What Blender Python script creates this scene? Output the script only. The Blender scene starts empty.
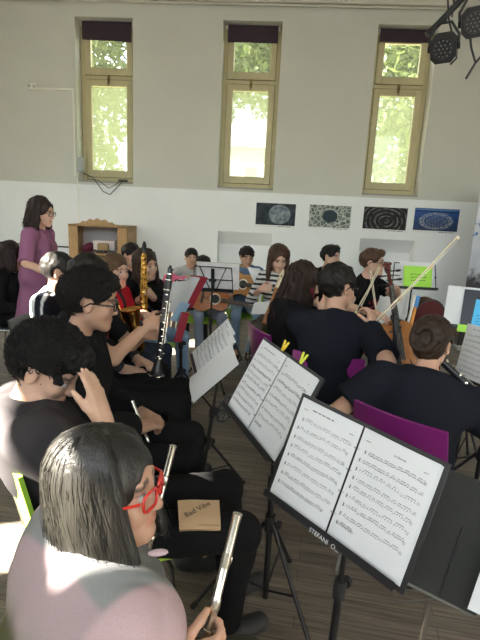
# A youth orchestra rehearsing in a tall white hall.  Metres; camera at the origin column, back wall at y = 7.
SKY, SUN, SUN_EL, SUN_AZ, EXPOSURE = 1.0, 56., 36., 20., .82
import bpy, bmesh, math, random
import numpy as np
from mathutils import Vector, Matrix
from math import sin, cos, pi, radians, sqrt, atan2

SC = bpy.context.scene
COL = SC.collection
random.seed(7)
RNG = np.random.default_rng(11)
V = lambda *a: np.array(a, float)
def nrm(v):
    v = np.asarray(v, float); return v / (np.linalg.norm(v) + 1e-12)

# ------------------------------------------------------------------ objects
def tag(o, label=None, cat=None, group=None, kind=None):
    if label: o['label'] = label
    if cat: o['category'] = cat
    if group: o['group'] = group
    if kind: o['kind'] = kind
    return o
def empty(name, loc=(0, 0, 0), label=None, cat=None, group=None, M=None):
    o = bpy.data.objects.new(name, None); COL.objects.link(o)
    o.empty_display_size = .05
    if M is not None: o.matrix_world = M
    else: o.location = loc
    return tag(o, label, cat, group)
def link(name, me, mat=None, parent=None):
    o = bpy.data.objects.new(name, me); COL.objects.link(o)
    if mat is not None: me.materials.append(mat)
    if parent is not None: o.parent = parent
    return o
def frame(origin, z, xhint=(1, 0, 0)):
    z = nrm(z); x = np.array(xhint, float); x = nrm(x - z * (x @ z)); y = np.cross(z, x)
    M = Matrix.Identity(4)
    for i in range(3):
        M[i][0], M[i][1], M[i][2], M[i][3] = x[i], y[i], z[i], origin[i]
    return M
def copy_tree(o, parent=None):
    c = o.copy(); COL.objects.link(c); c.parent = parent
    for ch in list(o.children): copy_tree(ch, c)
    return c

# ------------------------------------------------------------------ mesh collector
class MB:
    def __init__(s): s.v = []; s.f = []
    def add(s, vs, fs):
        b = len(s.v); s.v += [tuple(map(float, p)) for p in vs]; s.f += [tuple(i + b for i in f) for f in fs]; return s
    def box(s, c, d, R=None, bev=0.0):
        x, y, z = d[0] / 2, d[1] / 2, d[2] / 2
        if bev > 0:
            b = min(bev, x * .9, y * .9, z * .9); pts = []; idx = {}
            for sx in (-1, 1):
                for sy in (-1, 1):
                    for sz in (-1, 1):
                        for k in range(3):
                            q = [sx * x, sy * y, sz * z]
                            for a in range(3):
                                if a != k: q[a] -= (sx, sy, sz)[a] * b
                            idx[(sx, sy, sz, k)] = len(pts); pts.append(q)
            fs = []
            for k in range(3):
                a, c2 = (k + 1) % 3, (k + 2) % 3
                for sg in (-1, 1):
                    q = []
                    for (u, w) in ((-1, -1), (1, -1), (1, 1), (-1, 1)):
                        t = [0, 0, 0]; t[k] = sg; t[a] = u; t[c2] = w; q.append(idx[(*t, k)])
                    fs.append(q if sg > 0 else q[::-1])
                for u in (-1, 1):
                    for w in (-1, 1):
                        t0 = [0, 0, 0]; t1 = [0, 0, 0]
                        t0[k] = -1; t1[k] = 1; t0[a] = t1[a] = u; t0[c2] = t1[c2] = w
                        q = [idx[(*t0, a)], idx[(*t1, a)], idx[(*t1, c2)], idx[(*t0, c2)]]
                        fs.append(q if u * w < 0 else q[::-1])
            for sx in (-1, 1):
                for sy in (-1, 1):
                    for sz in (-1, 1):
                        q = [idx[(sx, sy, sz, k)] for k in range(3)]
                        fs.append(q if sx * sy * sz > 0 else q[::-1])
        else:
            pts = [(i * x, j * y, k * z) for i in (-1, 1) for j in (-1, 1) for k in (-1, 1)]
            fs = [(0, 1, 3, 2), (4, 6, 7, 5), (0, 4, 5, 1), (2, 3, 7, 6), (0, 2, 6, 4), (1, 5, 7, 3)]
        P = np.array(pts)
        if R is not None: P = P @ np.asarray(R).T
        return s.add(P + np.array(c, float), fs)
    def tube(s, pts, r, n=8, caps=True, up=None):
        P = [np.array(p, float) for p in pts]; m = len(P)
        R = [r] * m if np.isscalar(r) else list(r)
        T = [nrm(P[min(i + 1, m - 1)] - P[max(i - 1, 0)]) for i in range(m)]
        a = np.array(up, float) if up is not None else (V(0, 0, 1) if abs(T[0][2]) < .9 else V(1, 0, 0))
        u = nrm(a - T[0] * (a @ T[0])); vs = []
        for i in range(m):
            u = nrm(u - T[i] * (u @ T[i])); w = np.cross(T[i], u)
            for k in range(n):
                t = 2 * pi * k / n; vs.append(P[i] + R[i] * (cos(t) * u + sin(t) * w))
        fs = [(i * n + k, i * n + (k + 1) % n, (i + 1) * n + (k + 1) % n, (i + 1) * n + k) for i in range(m - 1) for k in range(n)]
        if caps: fs += [tuple(range(n - 1, -1, -1)), tuple((m - 1) * n + k for k in range(n))]
        return s.add(vs, fs)
    def lathe(s, prof, n=16, c=(0, 0, 0), ax=(0, 0, 1), caps=True):
        # prof: (r, h) along the axis
        z = nrm(ax); x = nrm(np.cross(z, V(0, 1, 0) if abs(z[1]) < .9 else V(1, 0, 0))); y = np.cross(z, x); c = np.array(c, float)
        vs = [c + z * h + r * (cos(2 * pi * k / n) * x + sin(2 * pi * k / n) * y) for r, h in prof for k in range(n)]
        m = len(prof)
        fs = [(i * n + k, i * n + (k + 1) % n, (i + 1) * n + (k + 1) % n, (i + 1) * n + k) for i in range(m - 1) for k in range(n)]
        if caps: fs += [tuple(range(n - 1, -1, -1)), tuple((m - 1) * n + k for k in range(n))]
        return s.add(vs, fs)
    def ball(s, c, r, n=10, m=7, R=None):
        r = (r, r, r) if np.isscalar(r) else r
        vs = []; fs = []
        for i in range(m + 1):
            t = pi * i / m
            for k in range(n):
                p = 2 * pi * k / n; vs.append((r[0] * sin(t) * cos(p), r[1] * sin(t) * sin(p), -r[2] * cos(t)))
        P = np.array(vs)
        if R is not None: P = P @ np.asarray(R).T
        for i in range(m):
            for k in range(n): fs.append((i * n + k, i * n + (k + 1) % n, (i + 1) * n + (k + 1) % n, (i + 1) * n + k))
        return s.add(P + np.array(c, float), fs)
    def prism(s, outl, z0, z1, fn=None):
        n = len(outl)
        vs = [(x, y, z0) for x, y in outl] + [(x, y, z1) for x, y in outl]
        fs = [tuple(range(n - 1, -1, -1)), tuple(range(n, 2 * n))] + [(k, (k + 1) % n, n + (k + 1) % n, n + k) for k in range(n)]
        if fn: vs = [fn(*p) for p in vs]
        return s.add(vs, fs)
    def grid(s, fn, nu, nv, thick=0.0):
        # fn(u,v)->point; with thickness along the local normal it is a closed sheet
        G = np.array([[fn(i / nu, j / nv) for j in range(nv + 1)] for i in range(nu + 1)], float)
        Gu = np.gradient(G, axis=0); Gv = np.gradient(G, axis=1)
        N = np.cross(Gu, Gv); N /= np.linalg.norm(N, axis=-1, keepdims=True) + 1e-12
        if not thick:
            b = G.reshape(-1, 3); w = nv + 1
            return s.add(b, [(i * w + j, (i + 1) * w + j, (i + 1) * w + j + 1, i * w + j + 1) for i in range(nu) for j in range(nv)])
        A = (G + N * thick / 2).reshape(-1, 3); B = (G - N * thick / 2).reshape(-1, 3); w = nv + 1; o = len(A)
        fs = []
        for i in range(nu):
            for j in range(nv):
                q = (i * w + j, (i + 1) * w + j, (i + 1) * w + j + 1, i * w + j + 1)
                fs.append(q); fs.append(tuple(k + o for k in q[::-1]))
        rim = [i * w for i in range(nu + 1)] + [nu * w + j for j in range(1, nv + 1)] + [i * w + nv for i in range(nu - 1, -1, -1)] + [j for j in range(nv - 1, 0, -1)]
        for k in range(len(rim)):
            a, c = rim[k], rim[(k + 1) % len(rim)]
            fs.append((c, a, a + o, c + o))
        return s.add(np.concatenate([A, B]), fs)
    def build(s, name, mat, parent=None, smooth=True, ang=38, off=None):
        me = bpy.data.meshes.new(name)
        vs = s.v if off is None else [(x - off[0], y - off[1], z - off[2]) for x, y, z in s.v]
        me.from_pydata(vs, [], s.f); me.update()
        bm = bmesh.new(); bm.from_mesh(me); bmesh.ops.recalc_face_normals(bm, faces=bm.faces); bm.to_mesh(me); bm.free()
        if smooth:
            me.shade_smooth(); me.set_sharp_from_angle(angle=radians(ang))
        return link(name, me, mat, parent)

# ------------------------------------------------------------------ materials
def newmat(name):
    m = bpy.data.materials.new(name); m.use_nodes = True
    nt = m.node_tree; return m, nt, nt.nodes['Principled BSDF']
def nd(nt, t, **k):
    n = nt.nodes.new(t)
    for a, b in k.items():
        if a.startswith('i_'):
            a = a[2:]; a = int(a) if a.isdigit() else a.replace('_', ' ')
            n.inputs[a].default_value = b
        else: setattr(n, a, b)
    return n
def lk(nt, a, b): nt.links.new(a, b)
def c4(c): return (c[0], c[1], c[2], 1)
_mc = {}
def plain(name, col, rough=.5, metal=0., bump=0., bscale=200., spec=.5, var=.0, vscale=6., coat=0.):
    key = (name,)
    if key in _mc: return _mc[key]
    m, nt, p = newmat(name)
    p.inputs['Base Color'].default_value = c4(col); p.inputs['Roughness'].default_value = rough
    p.inputs['Metallic'].default_value = metal; p.inputs['Specular IOR Level'].default_value = spec
    if coat: p.inputs['Coat Weight'].default_value = coat
    tc = nd(nt, 'ShaderNodeTexCoord')
    if var:
        n = nd(nt, 'ShaderNodeTexNoise', i_Scale=vscale, i_Detail=5.); lk(nt, tc.outputs['Object'], n.inputs['Vector'])
        r = nd(nt, 'ShaderNodeMapRange', i_3=1 - var, i_4=1 + var); lk(nt, n.outputs['Fac'], r.inputs[0])
        mx = nd(nt, 'ShaderNodeMix', data_type='RGBA', blend_type='MULTIPLY', i_0=1.); mx.inputs[6].default_value = c4(col)
        lk(nt, r.outputs[0], mx.inputs[7]); lk(nt, mx.outputs[2], p.inputs['Base Color'])
    if bump:
        n = nd(nt, 'ShaderNodeTexNoise', i_Scale=bscale, i_Detail=3.); lk(nt, tc.outputs['Object'], n.inputs['Vector'])
        b = nd(nt, 'ShaderNodeBump', i_Strength=bump, i_Distance=.002); lk(nt, n.outputs['Fac'], b.inputs['Height']); lk(nt, b.outputs['Normal'], p.inputs['Normal'])
    _mc[key] = m; return m
def colmat(name, rough, spec=.5, bump=.3, bscale=(300, 300, 300), sss=0., sheen=0.):
    """reads the thing's own colours from its 'Col' attribute"""
    m, nt, p = newmat(name)
    a = nd(nt, 'ShaderNodeAttribute', attribute_name='Col')
    tc = nd(nt, 'ShaderNodeTexCoord'); mp = nd(nt, 'ShaderNodeMapping'); mp.inputs['Scale'].default_value = bscale
    lk(nt, tc.outputs['Object'], mp.inputs['Vector'])
    n = nd(nt, 'ShaderNodeTexNoise', i_Scale=1., i_Detail=3.); lk(nt, mp.outputs[0], n.inputs['Vector'])
    r = nd(nt, 'ShaderNodeMapRange', i_3=.75, i_4=1.25); lk(nt, n.outputs['Fac'], r.inputs[0])
    mx = nd(nt, 'ShaderNodeMix', data_type='RGBA', blend_type='MULTIPLY', i_0=.35 if sss else .8)
    lk(nt, a.outputs['Color'], mx.inputs[6]); lk(nt, r.outputs[0], mx.inputs[7]); lk(nt, mx.outputs[2], p.inputs['Base Color'])
    b = nd(nt, 'ShaderNodeBump', i_Strength=bump, i_Distance=.002); lk(nt, n.outputs['Fac'], b.inputs['Height']); lk(nt, b.outputs['Normal'], p.inputs['Normal'])
    p.inputs['Roughness'].default_value = rough; p.inputs['Specular IOR Level'].default_value = spec
    if sss:
        p.inputs['Subsurface Weight'].default_value = sss; p.inputs['Subsurface Radius'].default_value = (.02, .008, .004); p.inputs['Subsurface Scale'].default_value = .25
    if sheen:
        p.inputs['Sheen Weight'].default_value = sheen; p.inputs['Sheen Roughness'].default_value = .5
    return m
M_SKIN = colmat('skin', .5, .4, .15, (400, 400, 400), sss=.15)
M_CLOTH = colmat('woven_cloth', .92, .1, .25, (500, 500, 500))
M_HAIR = colmat('hair', .5, .22, .6, (300, 300, 12)); M_BOB = colmat('sleek_hair', .40, .5, .7, (300, 300, 8))
M_CURL = colmat('curly_hair', .6, .2, .9, (220, 220, 220))
M_SHOE = colmat('shoe_fabric', .6, .4, .2, (250, 250, 250))

# ------------------------------------------------------------------ value noise
_T = RNG.random((32, 32, 32)).astype(np.float32)
def noise(P, s):
    q = P * s; i = np.floor(q).astype(int); f = (q - i).astype(np.float32); f = f * f * (3 - 2 * f); i &= 31; j = (i + 1) & 31
    x0, y0, z0 = i[..., 0], i[..., 1], i[..., 2]; x1, y1, z1 = j[..., 0], j[..., 1], j[..., 2]; fx, fy, fz = f[..., 0], f[..., 1], f[..., 2]
    a = _T[x0, y0, z0] * (1 - fx) + _T[x1, y0, z0] * fx; b = _T[x0, y1, z0] * (1 - fx) + _T[x1, y1, z0] * fx
    c = _T[x0, y0, z1] * (1 - fx) + _T[x1, y0, z1] * fx; d = _T[x0, y1, z1] * (1 - fx) + _T[x1, y1, z1] * fx
    return ((a * (1 - fy) + b * fy) * (1 - fz) + (c * (1 - fy) + d * fy) * fz) - .5

# ------------------------------------------------------------------ signed-distance modelling
def rc(a, b, ra, rb, k=.02, mode='u', planes=()):
    a = np.array(a, float); b = np.array(b, float); r = max(ra, rb)
    lo, hi = np.minimum(a, b) - r, np.maximum(a, b) + r; ab = b - a; L2 = ab @ ab + 1e-12
    def fn(P):
        t = np.clip(((P - a) @ ab) / L2, 0, 1)
        d = np.linalg.norm(P - a - t[..., None] * ab, axis=-1) - (ra + (rb - ra) * t)
        for c, n in planes: d = np.maximum(d, (P - c) @ n)
        return d
    return (lo, hi, fn, k, mode)
def ell(c, R, rad, k=.02, mode='u', planes=()):
    c = np.array(c, float); R = np.array(R, float); rad = np.array(rad, float)   # R rows = axes
    e = np.sqrt(((R * rad[:, None]) ** 2).sum(0)); lo, hi = c - e, c + e
    def fn(P):
        q = (P - c) @ R.T; k0 = np.linalg.norm(q / rad, axis=-1); k1 = np.linalg.norm(q / rad ** 2, axis=-1) + 1e-9
        d = k0 * (k0 - 1) / k1
        for cc, n in planes: d = np.maximum(d, (P - cc) @ n)
        return d
    return (lo, hi, fn, k, mode)
def rbox(c, R, half, rad, k=.01, mode='u'):
    c = np.array(c, float); R = np.array(R, float); half = np.array(half, float)
    e = np.abs(R.T) @ (half + rad); lo, hi = c - e, c + e
    def fn(P):
        q = np.abs((P - c) @ R.T) - half
        return np.linalg.norm(np.maximum(q, 0), axis=-1) + np.minimum(q.max(-1), 0) - rad
    return (lo, hi, fn, k, mode)
def cut(c, n):     # removes the side n points to
    c = np.array(c, float); n = nrm(n)
    return (None, None, lambda P: (P - c) @ n, 0, 'i')
def mesh_sdf(name, ops, h, mat, parent, off=(0, 0, 0), disp=None, col=(.5, .5, .5), extra=None):
    us = [o for o in ops if o[4] == 'u']
    lo = np.min([o[0] for o in us], 0) - 3 * h - .015; hi = np.max([o[1] for o in us], 0) + 3 * h + .015
    n = np.ceil((hi - lo) / h).astype(int) + 1
    ax = [lo[i] + h * np.arange(n[i]) for i in range(3)]
    D = np.full(n, .2, np.float32)
    for (a, b, fn, k, mode) in ops:
        if a is None: sl = (slice(None),) * 3
        else:
            i0 = np.clip(np.floor((a - lo - k - 3 * h) / h).astype(int), 0, n); i1 = np.clip(np.ceil((b - lo + k + 3 * h) / h).astype(int) + 1, 0, n)
            if (i1 <= i0).any(): continue
            sl = tuple(slice(i0[i], i1[i]) for i in range(3))
        P = np.stack(np.meshgrid(*[ax[i][sl[i]] for i in range(3)], indexing='ij'), -1)
        d = fn(P).astype(np.float32); o = D[sl]
        if mode == 'u':
            if k > 0:
                hh = np.clip(.5 + .5 * (o - d) / k, 0, 1); D[sl] = o * (1 - hh) + d * hh - k * hh * (1 - hh)
            else: D[sl] = np.minimum(o, d)
        elif mode == 's':
            hh = np.clip(.5 - .5 * (o + d) / max(k, 1e-6), 0, 1); D[sl] = o * (1 - hh) - d * hh + k * hh * (1 - hh)
        else: D[sl] = np.maximum(o, d)
    if disp is not None:
        m = np.abs(D) < .035
        idx = np.argwhere(m); D[m] += disp(lo + idx * h).astype(np.float32)
    for a in range(3):
        s = [slice(None)] * 3; s[a] = 0; D[tuple(s)] = .2; s[a] = -1; D[tuple(s)] = .2
    S = D < 0
    c = sum(S[i:n[0] - 1 + i, j:n[1] - 1 + j, k:n[2] - 1 + k].astype(np.int8) for i in (0, 1) for j in (0, 1) for k in (0, 1))
    act = np.argwhere((c > 0) & (c < 8)); ids = np.full(n - 1, -1, np.int32); ids[tuple(act.T)] = np.arange(len(act))
    acc = np.zeros((len(act), 3)); cnt = np.zeros(len(act))
    corners = [np.array(q) for q in ((0, 0, 0), (1, 0, 0), (0, 1, 0), (1, 1, 0), (0, 0, 1), (1, 0, 1), (0, 1, 1), (1, 1, 1))]
    vals = [D[tuple((act + q).T)] for q in corners]
    for a in range(8):
        for b in range(a + 1, 8):
            df = corners[b] - corners[a]
            if np.abs(df).sum() != 1: continue
            va, vb = vals[a], vals[b]; m = (va < 0) != (vb < 0)
            t = va[m] / (va[m] - vb[m]); acc[m] += corners[a] + t[:, None] * df; cnt[m] += 1
    verts = lo + h * (act + acc / cnt[:, None])
    F = []
    for a in range(3):
        b, cc = (a + 1) % 3, (a + 2) % 3
        s0 = [slice(1, -1)] * 3; s1 = [slice(1, -1)] * 3; s0[a] = slice(0, -1); s1[a] = slice(1, None)
        A, B = S[tuple(s0)], S[tuple(s1)]
        e = np.argwhere(A != B); st = A[tuple(e.T)]
        base = e + 1; base[:, a] -= 1
        eb = np.zeros(3, int); eb[b] = 1; ec = np.zeros(3, int); ec[cc] = 1
        q = np.stack([ids[tuple((base - eb - ec).T)], ids[tuple((base - ec).T)], ids[tuple(base.T)], ids[tuple((base - eb).T)]], 1)
        q[~st] = q[~st][:, ::-1]; F.append(q)
    F = np.concatenate(F); F = F[(F >= 0).all(1)]
    C = np.empty((len(verts), 4), np.float32); C[:, 3] = 1
    C[:, :3] = col(verts) if callable(col) else np.array(col)
    nv, nf = len(verts), len(F); loops = F.ravel(); starts = np.arange(nf) * 4
    verts = verts - np.array(off, float)
    if extra is not None:
        ev, ef, ecol = extra; ev = np.array(ev) - np.array(off, float); ef = np.array(ef)
        loops = np.concatenate([loops, ef.ravel() + nv]); nf2 = len(ef); starts = np.arange(nf + nf2) * 4; nf += nf2
        verts = np.concatenate([verts, ev]); C = np.concatenate([C, np.concatenate([np.tile(ecol, (len(ev), 1)), np.ones((len(ev), 1))], 1)]); nv = len(verts)
    me = bpy.data.meshes.new(name); me.vertices.add(nv); me.vertices.foreach_set('co', verts.astype(np.float32).ravel())
    me.loops.add(len(loops)); me.loops.foreach_set('vertex_index', loops.astype(np.int32))
    me.polygons.add(nf); me.polygons.foreach_set('loop_start', starts.astype(np.int32))
    me.polygons.foreach_set('use_smooth', np.ones(nf, bool))
    me.update(calc_edges=True)
    at = me.color_attributes.new('Col', 'FLOAT_COLOR', 'POINT'); at.data.foreach_set('color', C.astype(np.float32).ravel())
    return link(name, me, mat, parent)
# ------------------------------------------------------------------ the room
def wall_mat():
    m, nt, p = newmat('painted_plaster')
    tc = nd(nt, 'ShaderNodeTexCoord'); sp = nd(nt, 'ShaderNodeSeparateXYZ'); lk(nt, tc.outputs['Object'], sp.inputs[0])
    r = nd(nt, 'ShaderNodeMapRange', i_1=1.86, i_2=1.875); lk(nt, sp.outputs['Z'], r.inputs[0])
    mx = nd(nt, 'ShaderNodeMix', data_type='RGBA'); mx.inputs[6].default_value = (.86, .885, .88, 1); mx.inputs[7].default_value = (.61, .61, .55, 1)
    lk(nt, r.outputs[0], mx.inputs[0])
    n = nd(nt, 'ShaderNodeTexNoise', i_Scale=1.6, i_Detail=6.); lk(nt, tc.outputs['Object'], n.inputs['Vector'])
    q = nd(nt, 'ShaderNodeMapRange', i_3=.93, i_4=1.05); lk(nt, n.outputs['Fac'], q.inputs[0])
    m2 = nd(nt, 'ShaderNodeMix', data_type='RGBA', blend_type='MULTIPLY', i_0=1.); lk(nt, mx.outputs[2], m2.inputs[6]); lk(nt, q.outputs[0], m2.inputs[7])
    lk(nt, m2.outputs[2], p.inputs['Base Color']); p.inputs['Roughness'].default_value = .7; p.inputs['Specular IOR Level'].default_value = .25
    n2 = nd(nt, 'ShaderNodeTexNoise', i_Scale=35., i_Detail=4.); lk(nt, tc.outputs['Object'], n2.inputs['Vector'])
    b = nd(nt, 'ShaderNodeBump', i_Strength=.12, i_Distance=.004); lk(nt, n2.outputs['Fac'], b.inputs['Height']); lk(nt, b.outputs['Normal'], p.inputs['Normal'])
    return m
M_WALL = wall_mat()
def floor_mat():
    m, nt, p = newmat('laminate_planks')
    tc = nd(nt, 'ShaderNodeTexCoord'); mp = nd(nt, 'ShaderNodeMapping'); mp.inputs['Rotation'].default_value = (0, 0, radians(6))
    lk(nt, tc.outputs['Object'], mp.inputs['Vector'])
    bk = nd(nt, 'ShaderNodeTexBrick', offset=.37, offset_frequency=2, i_Scale=1., i_Mortar_Size=.0012, i_Brick_Width=.9, i_Row_Height=.065, i_Bias=0.)
    bk.inputs['Color1'].default_value = (.20, .168, .132, 1); bk.inputs['Color2'].default_value = (.125, .105, .083, 1); bk.inputs['Mortar'].default_value = (.03, .024, .02, 1)
    lk(nt, mp.outputs[0], bk.inputs['Vector'])
    m2 = nd(nt, 'ShaderNodeMapping'); m2.inputs['Scale'].default_value = (3, 60, 1); lk(nt, mp.outputs[0], m2.inputs['Vector'])
    n = nd(nt, 'ShaderNodeTexNoise', i_Scale=1., i_Detail=6., i_Roughness=.65); lk(nt, m2.outputs[0], n.inputs['Vector'])
    r = nd(nt, 'ShaderNodeMapRange', i_1=.3, i_2=.7, i_3=.55, i_4=1.5); lk(nt, n.outputs['Fac'], r.inputs[0])
    mx = nd(nt, 'ShaderNodeMix', data_type='RGBA', blend_type='MULTIPLY', i_0=1.); lk(nt, bk.outputs['Color'], mx.inputs[6]); lk(nt, r.outputs[0], mx.inputs[7])
    lk(nt, mx.outputs[2], p.inputs['Base Color']); p.inputs['Roughness'].default_value = .42; p.inputs['Specular IOR Level'].default_value = .4
    b = nd(nt, 'ShaderNodeBump', i_Strength=.25, i_Distance=.002); lk(nt, n.outputs['Fac'], b.inputs['Height']); lk(nt, b.outputs['Normal'], p.inputs['Normal'])
    return m
def struct(o): return tag(o, kind='structure')

XL, XR, YB, YF, ZC = -4.3, 4.2, 7.0, -2.6, 4.3
struct(MB().box(((XL + XR) / 2, (YB + YF) / 2, -.06), (XR - XL + .6, YB - YF + .6, .12)).build('floor', floor_mat(), smooth=False))
M_CEIL = plain('ceiling_paint', (.62, .60, .54), .8, var=.05)
struct(MB().box(((XL + XR) / 2, (YB + YF) / 2, ZC + .06), (XR - XL + .08, YB - YF + .6, .12)).build('ceiling', M_CEIL, smooth=False))
# back wall with three window openings and two splayed niches
WINS = [(-2.85, -2.055), (-.845, -.065), (1.165, 1.925)]; WZ0, WZ1 = 1.9, 4.03
NICH = [(-.815, -.035), (1.205, 1.965)]; NZ = 1.31
w = MB(); TH = .36
def wb(x0, x1, z0, z1, y0=YB, y1=YB + TH): w.box(((x0 + x1) / 2, (y0 + y1) / 2, (z0 + z1) / 2), (x1 - x0, y1 - y0, z1 - z0))
xs = [XL - .3] + [a for p in WINS for a in p] + [XR + .3]
for i in range(0, len(xs), 2): wb(xs[i], xs[i + 1], WZ0, WZ1)
wb(XL - .3, XR + .3, WZ1, ZC); wb(XL - .3, XR + .3, NZ, WZ0)
xs = [XL - .3] + [a for p in NICH for a in p] + [XR + .3]
for i in range(0, len(xs), 2): wb(xs[i], xs[i + 1], 0, NZ)
for a, b in NICH:
    wb(a, b, 0, NZ, YB + .2, YB + TH)
    w.add([(a, YB, NZ), (b, YB, NZ), (b, YB + .2, NZ - .19), (a, YB + .2, NZ - .19), (a, YB + .2, NZ), (b, YB + .2, NZ)],
          [(0, 1, 2, 3), (0, 4, 5, 1), (3, 2, 5, 4), (0, 3, 4), (1, 5, 2)])
struct(w.build('wall_back', M_WALL, smooth=False))
# left wall (outside the frame): openings invented to aim the sun patches
SUN_GAPS = [(-.72, -.45, 3.93, 4.23), (-.262, .25, 3.40, 3.84), (.55, .98, 1.9, 2.65), (1.75, 2.2, 3.05, 3.6), (3.9, 4.6, 2.35, 2.95), (4.95, 5.7, 1.0, 1.75)]  # each opening sized for one sun patch; the last adds bounce light
w = MB()
ys = sorted(set([YF - .3, YB] + [q for p in SUN_GAPS for q in p[:2]]))
for y0, y1 in zip(ys[:-1], ys[1:]):
    h = [p for p in SUN_GAPS if p[0] <= y0 and p[1] >= y1]; zs = [0] + ([h[0][2], h[0][3]] if h else []) + [ZC]
    for k in range(0, len(zs), 2): w.box((XL - .04, (y0 + y1) / 2, (zs[k] + zs[k + 1]) / 2), (.08, y1 - y0, zs[k + 1] - zs[k]))
struct(w.build('wall_left', M_WALL, smooth=False))
w = MB(); w.box(((XL + XR) / 2, YF - .06, 1.15), (XR - XL, .12, 2.3)); w.box(((XL + XR) / 2, YF - .06, 4.25), (XR - XL, .12, .1))
for xx in np.linspace(XL + .15, XR - .15, 5): w.box((xx, YF - .06, 3.25), (.3, .12, 1.9))
struct(w.build('wall_front', M_WALL, smooth=False))  # unseen wall behind the camera; openings kept high to dim the foreground
struct(MB().box((XR + .12, (YB + YF) / 2, ZC / 2), (.24, YB - YF + .6, ZC)).build('wall_right', M_WALL, smooth=False))
M_TRIM = plain('pale_trim', (.62, .60, .52), .6)
struct(MB().box(((XL + XR) / 2, YB - .05, ZC - .045), (XR - XL, .1, .07), bev=.01).tube([(XL, YB - .06, 4.20), (XR, YB - .06, 4.20)], .012).build('trim_1', M_TRIM))
M_SKIRT = plain('skirting_paint', (.34, .25, .18), .5)
b = MB(); xs = [XL] + [q for p in NICH for q in p] + [XR]
for i in range(0, len(xs), 2): b.box(((xs[i] + xs[i + 1]) / 2, YB - .01, .05), (xs[i + 1] - xs[i], .02, .1), bev=.004)
struct(b.build('baseboard_back', M_SKIRT))

# ------------------------------------------------------------------ windows
M_FRAME = plain('cream_window_paint', (.52, .46, .27), .5, var=.12, vscale=9)
M_DARKGAP = plain('old_seal', (.09, .07, .04), .7)
M_BRASS = plain('dull_brass', (.22, .16, .07), .4, .8)
M_BLIND = plain('aubergine_blind', (.035, .018, .03), .8, bump=.2)
M_SILL = plain('stone_sill', (.34, .33, .30), .7, var=.2, vscale=20)
def glass_mat(name, haze):
    m, nt, p = newmat(name); out = nt.nodes['Material Output']
    tr = nd(nt, 'ShaderNodeBsdfTransparent'); di = nd(nt, 'ShaderNodeBsdfTranslucent'); di.inputs['Color'].default_value = (.30, .33, .20, 1)
    gl = nd(nt, 'ShaderNodeBsdfGlossy'); gl.inputs['Roughness'].default_value = .05
    n = nd(nt, 'ShaderNodeTexNoise', i_Scale=3., i_Detail=4.); tc = nd(nt, 'ShaderNodeTexCoord'); lk(nt, tc.outputs['Object'], n.inputs['Vector'])
    r = nd(nt, 'ShaderNodeMapRange', i_3=haze * .7, i_4=haze * 1.3); lk(nt, n.outputs['Fac'], r.inputs[0])
    m1 = nd(nt, 'ShaderNodeMixShader'); lk(nt, r.outputs[0], m1.inputs[0]); lk(nt, tr.outputs[0], m1.inputs[1]); lk(nt, di.outputs[0], m1.inputs[2])
    m2 = nd(nt, 'ShaderNodeMixShader', i_0=.04); lk(nt, m1.outputs[0], m2.inputs[1]); lk(nt, gl.outputs[0], m2.inputs[2]); lk(nt, m2.outputs[0], out.inputs[0])
    nt.nodes.remove(p); return m
M_GLASS = glass_mat('window_glass', .10); M_HAZE = glass_mat('hazy_window_glass', .42)
def ringbox(m, x0, x1, z0, z1, y0, y1, t, tb=None):
    tb = tb or t; yc, yd = (y0 + y1) / 2, y1 - y0
    m.box(((x0 + t / 2), yc, (z0 + z1) / 2), (t, yd, z1 - z0), bev=.004); m.box(((x1 - t / 2), yc, (z0 + z1) / 2), (t, yd, z1 - z0), bev=.004)
    m.box(((x0 + x1) / 2, yc, z1 - t / 2), (x1 - x0 - 2 * t, yd, t), bev=.004); m.box(((x0 + x1) / 2, yc, z0 + tb / 2), (x1 - x0 - 2 * t, yd, tb), bev=.004)
BL = ['dark aubergine roller blind rolled down a little above the left window', 'dark aubergine roller blind at the top of the middle window', 'dark aubergine roller blind at the top of the window beside the spotlights']
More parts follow.
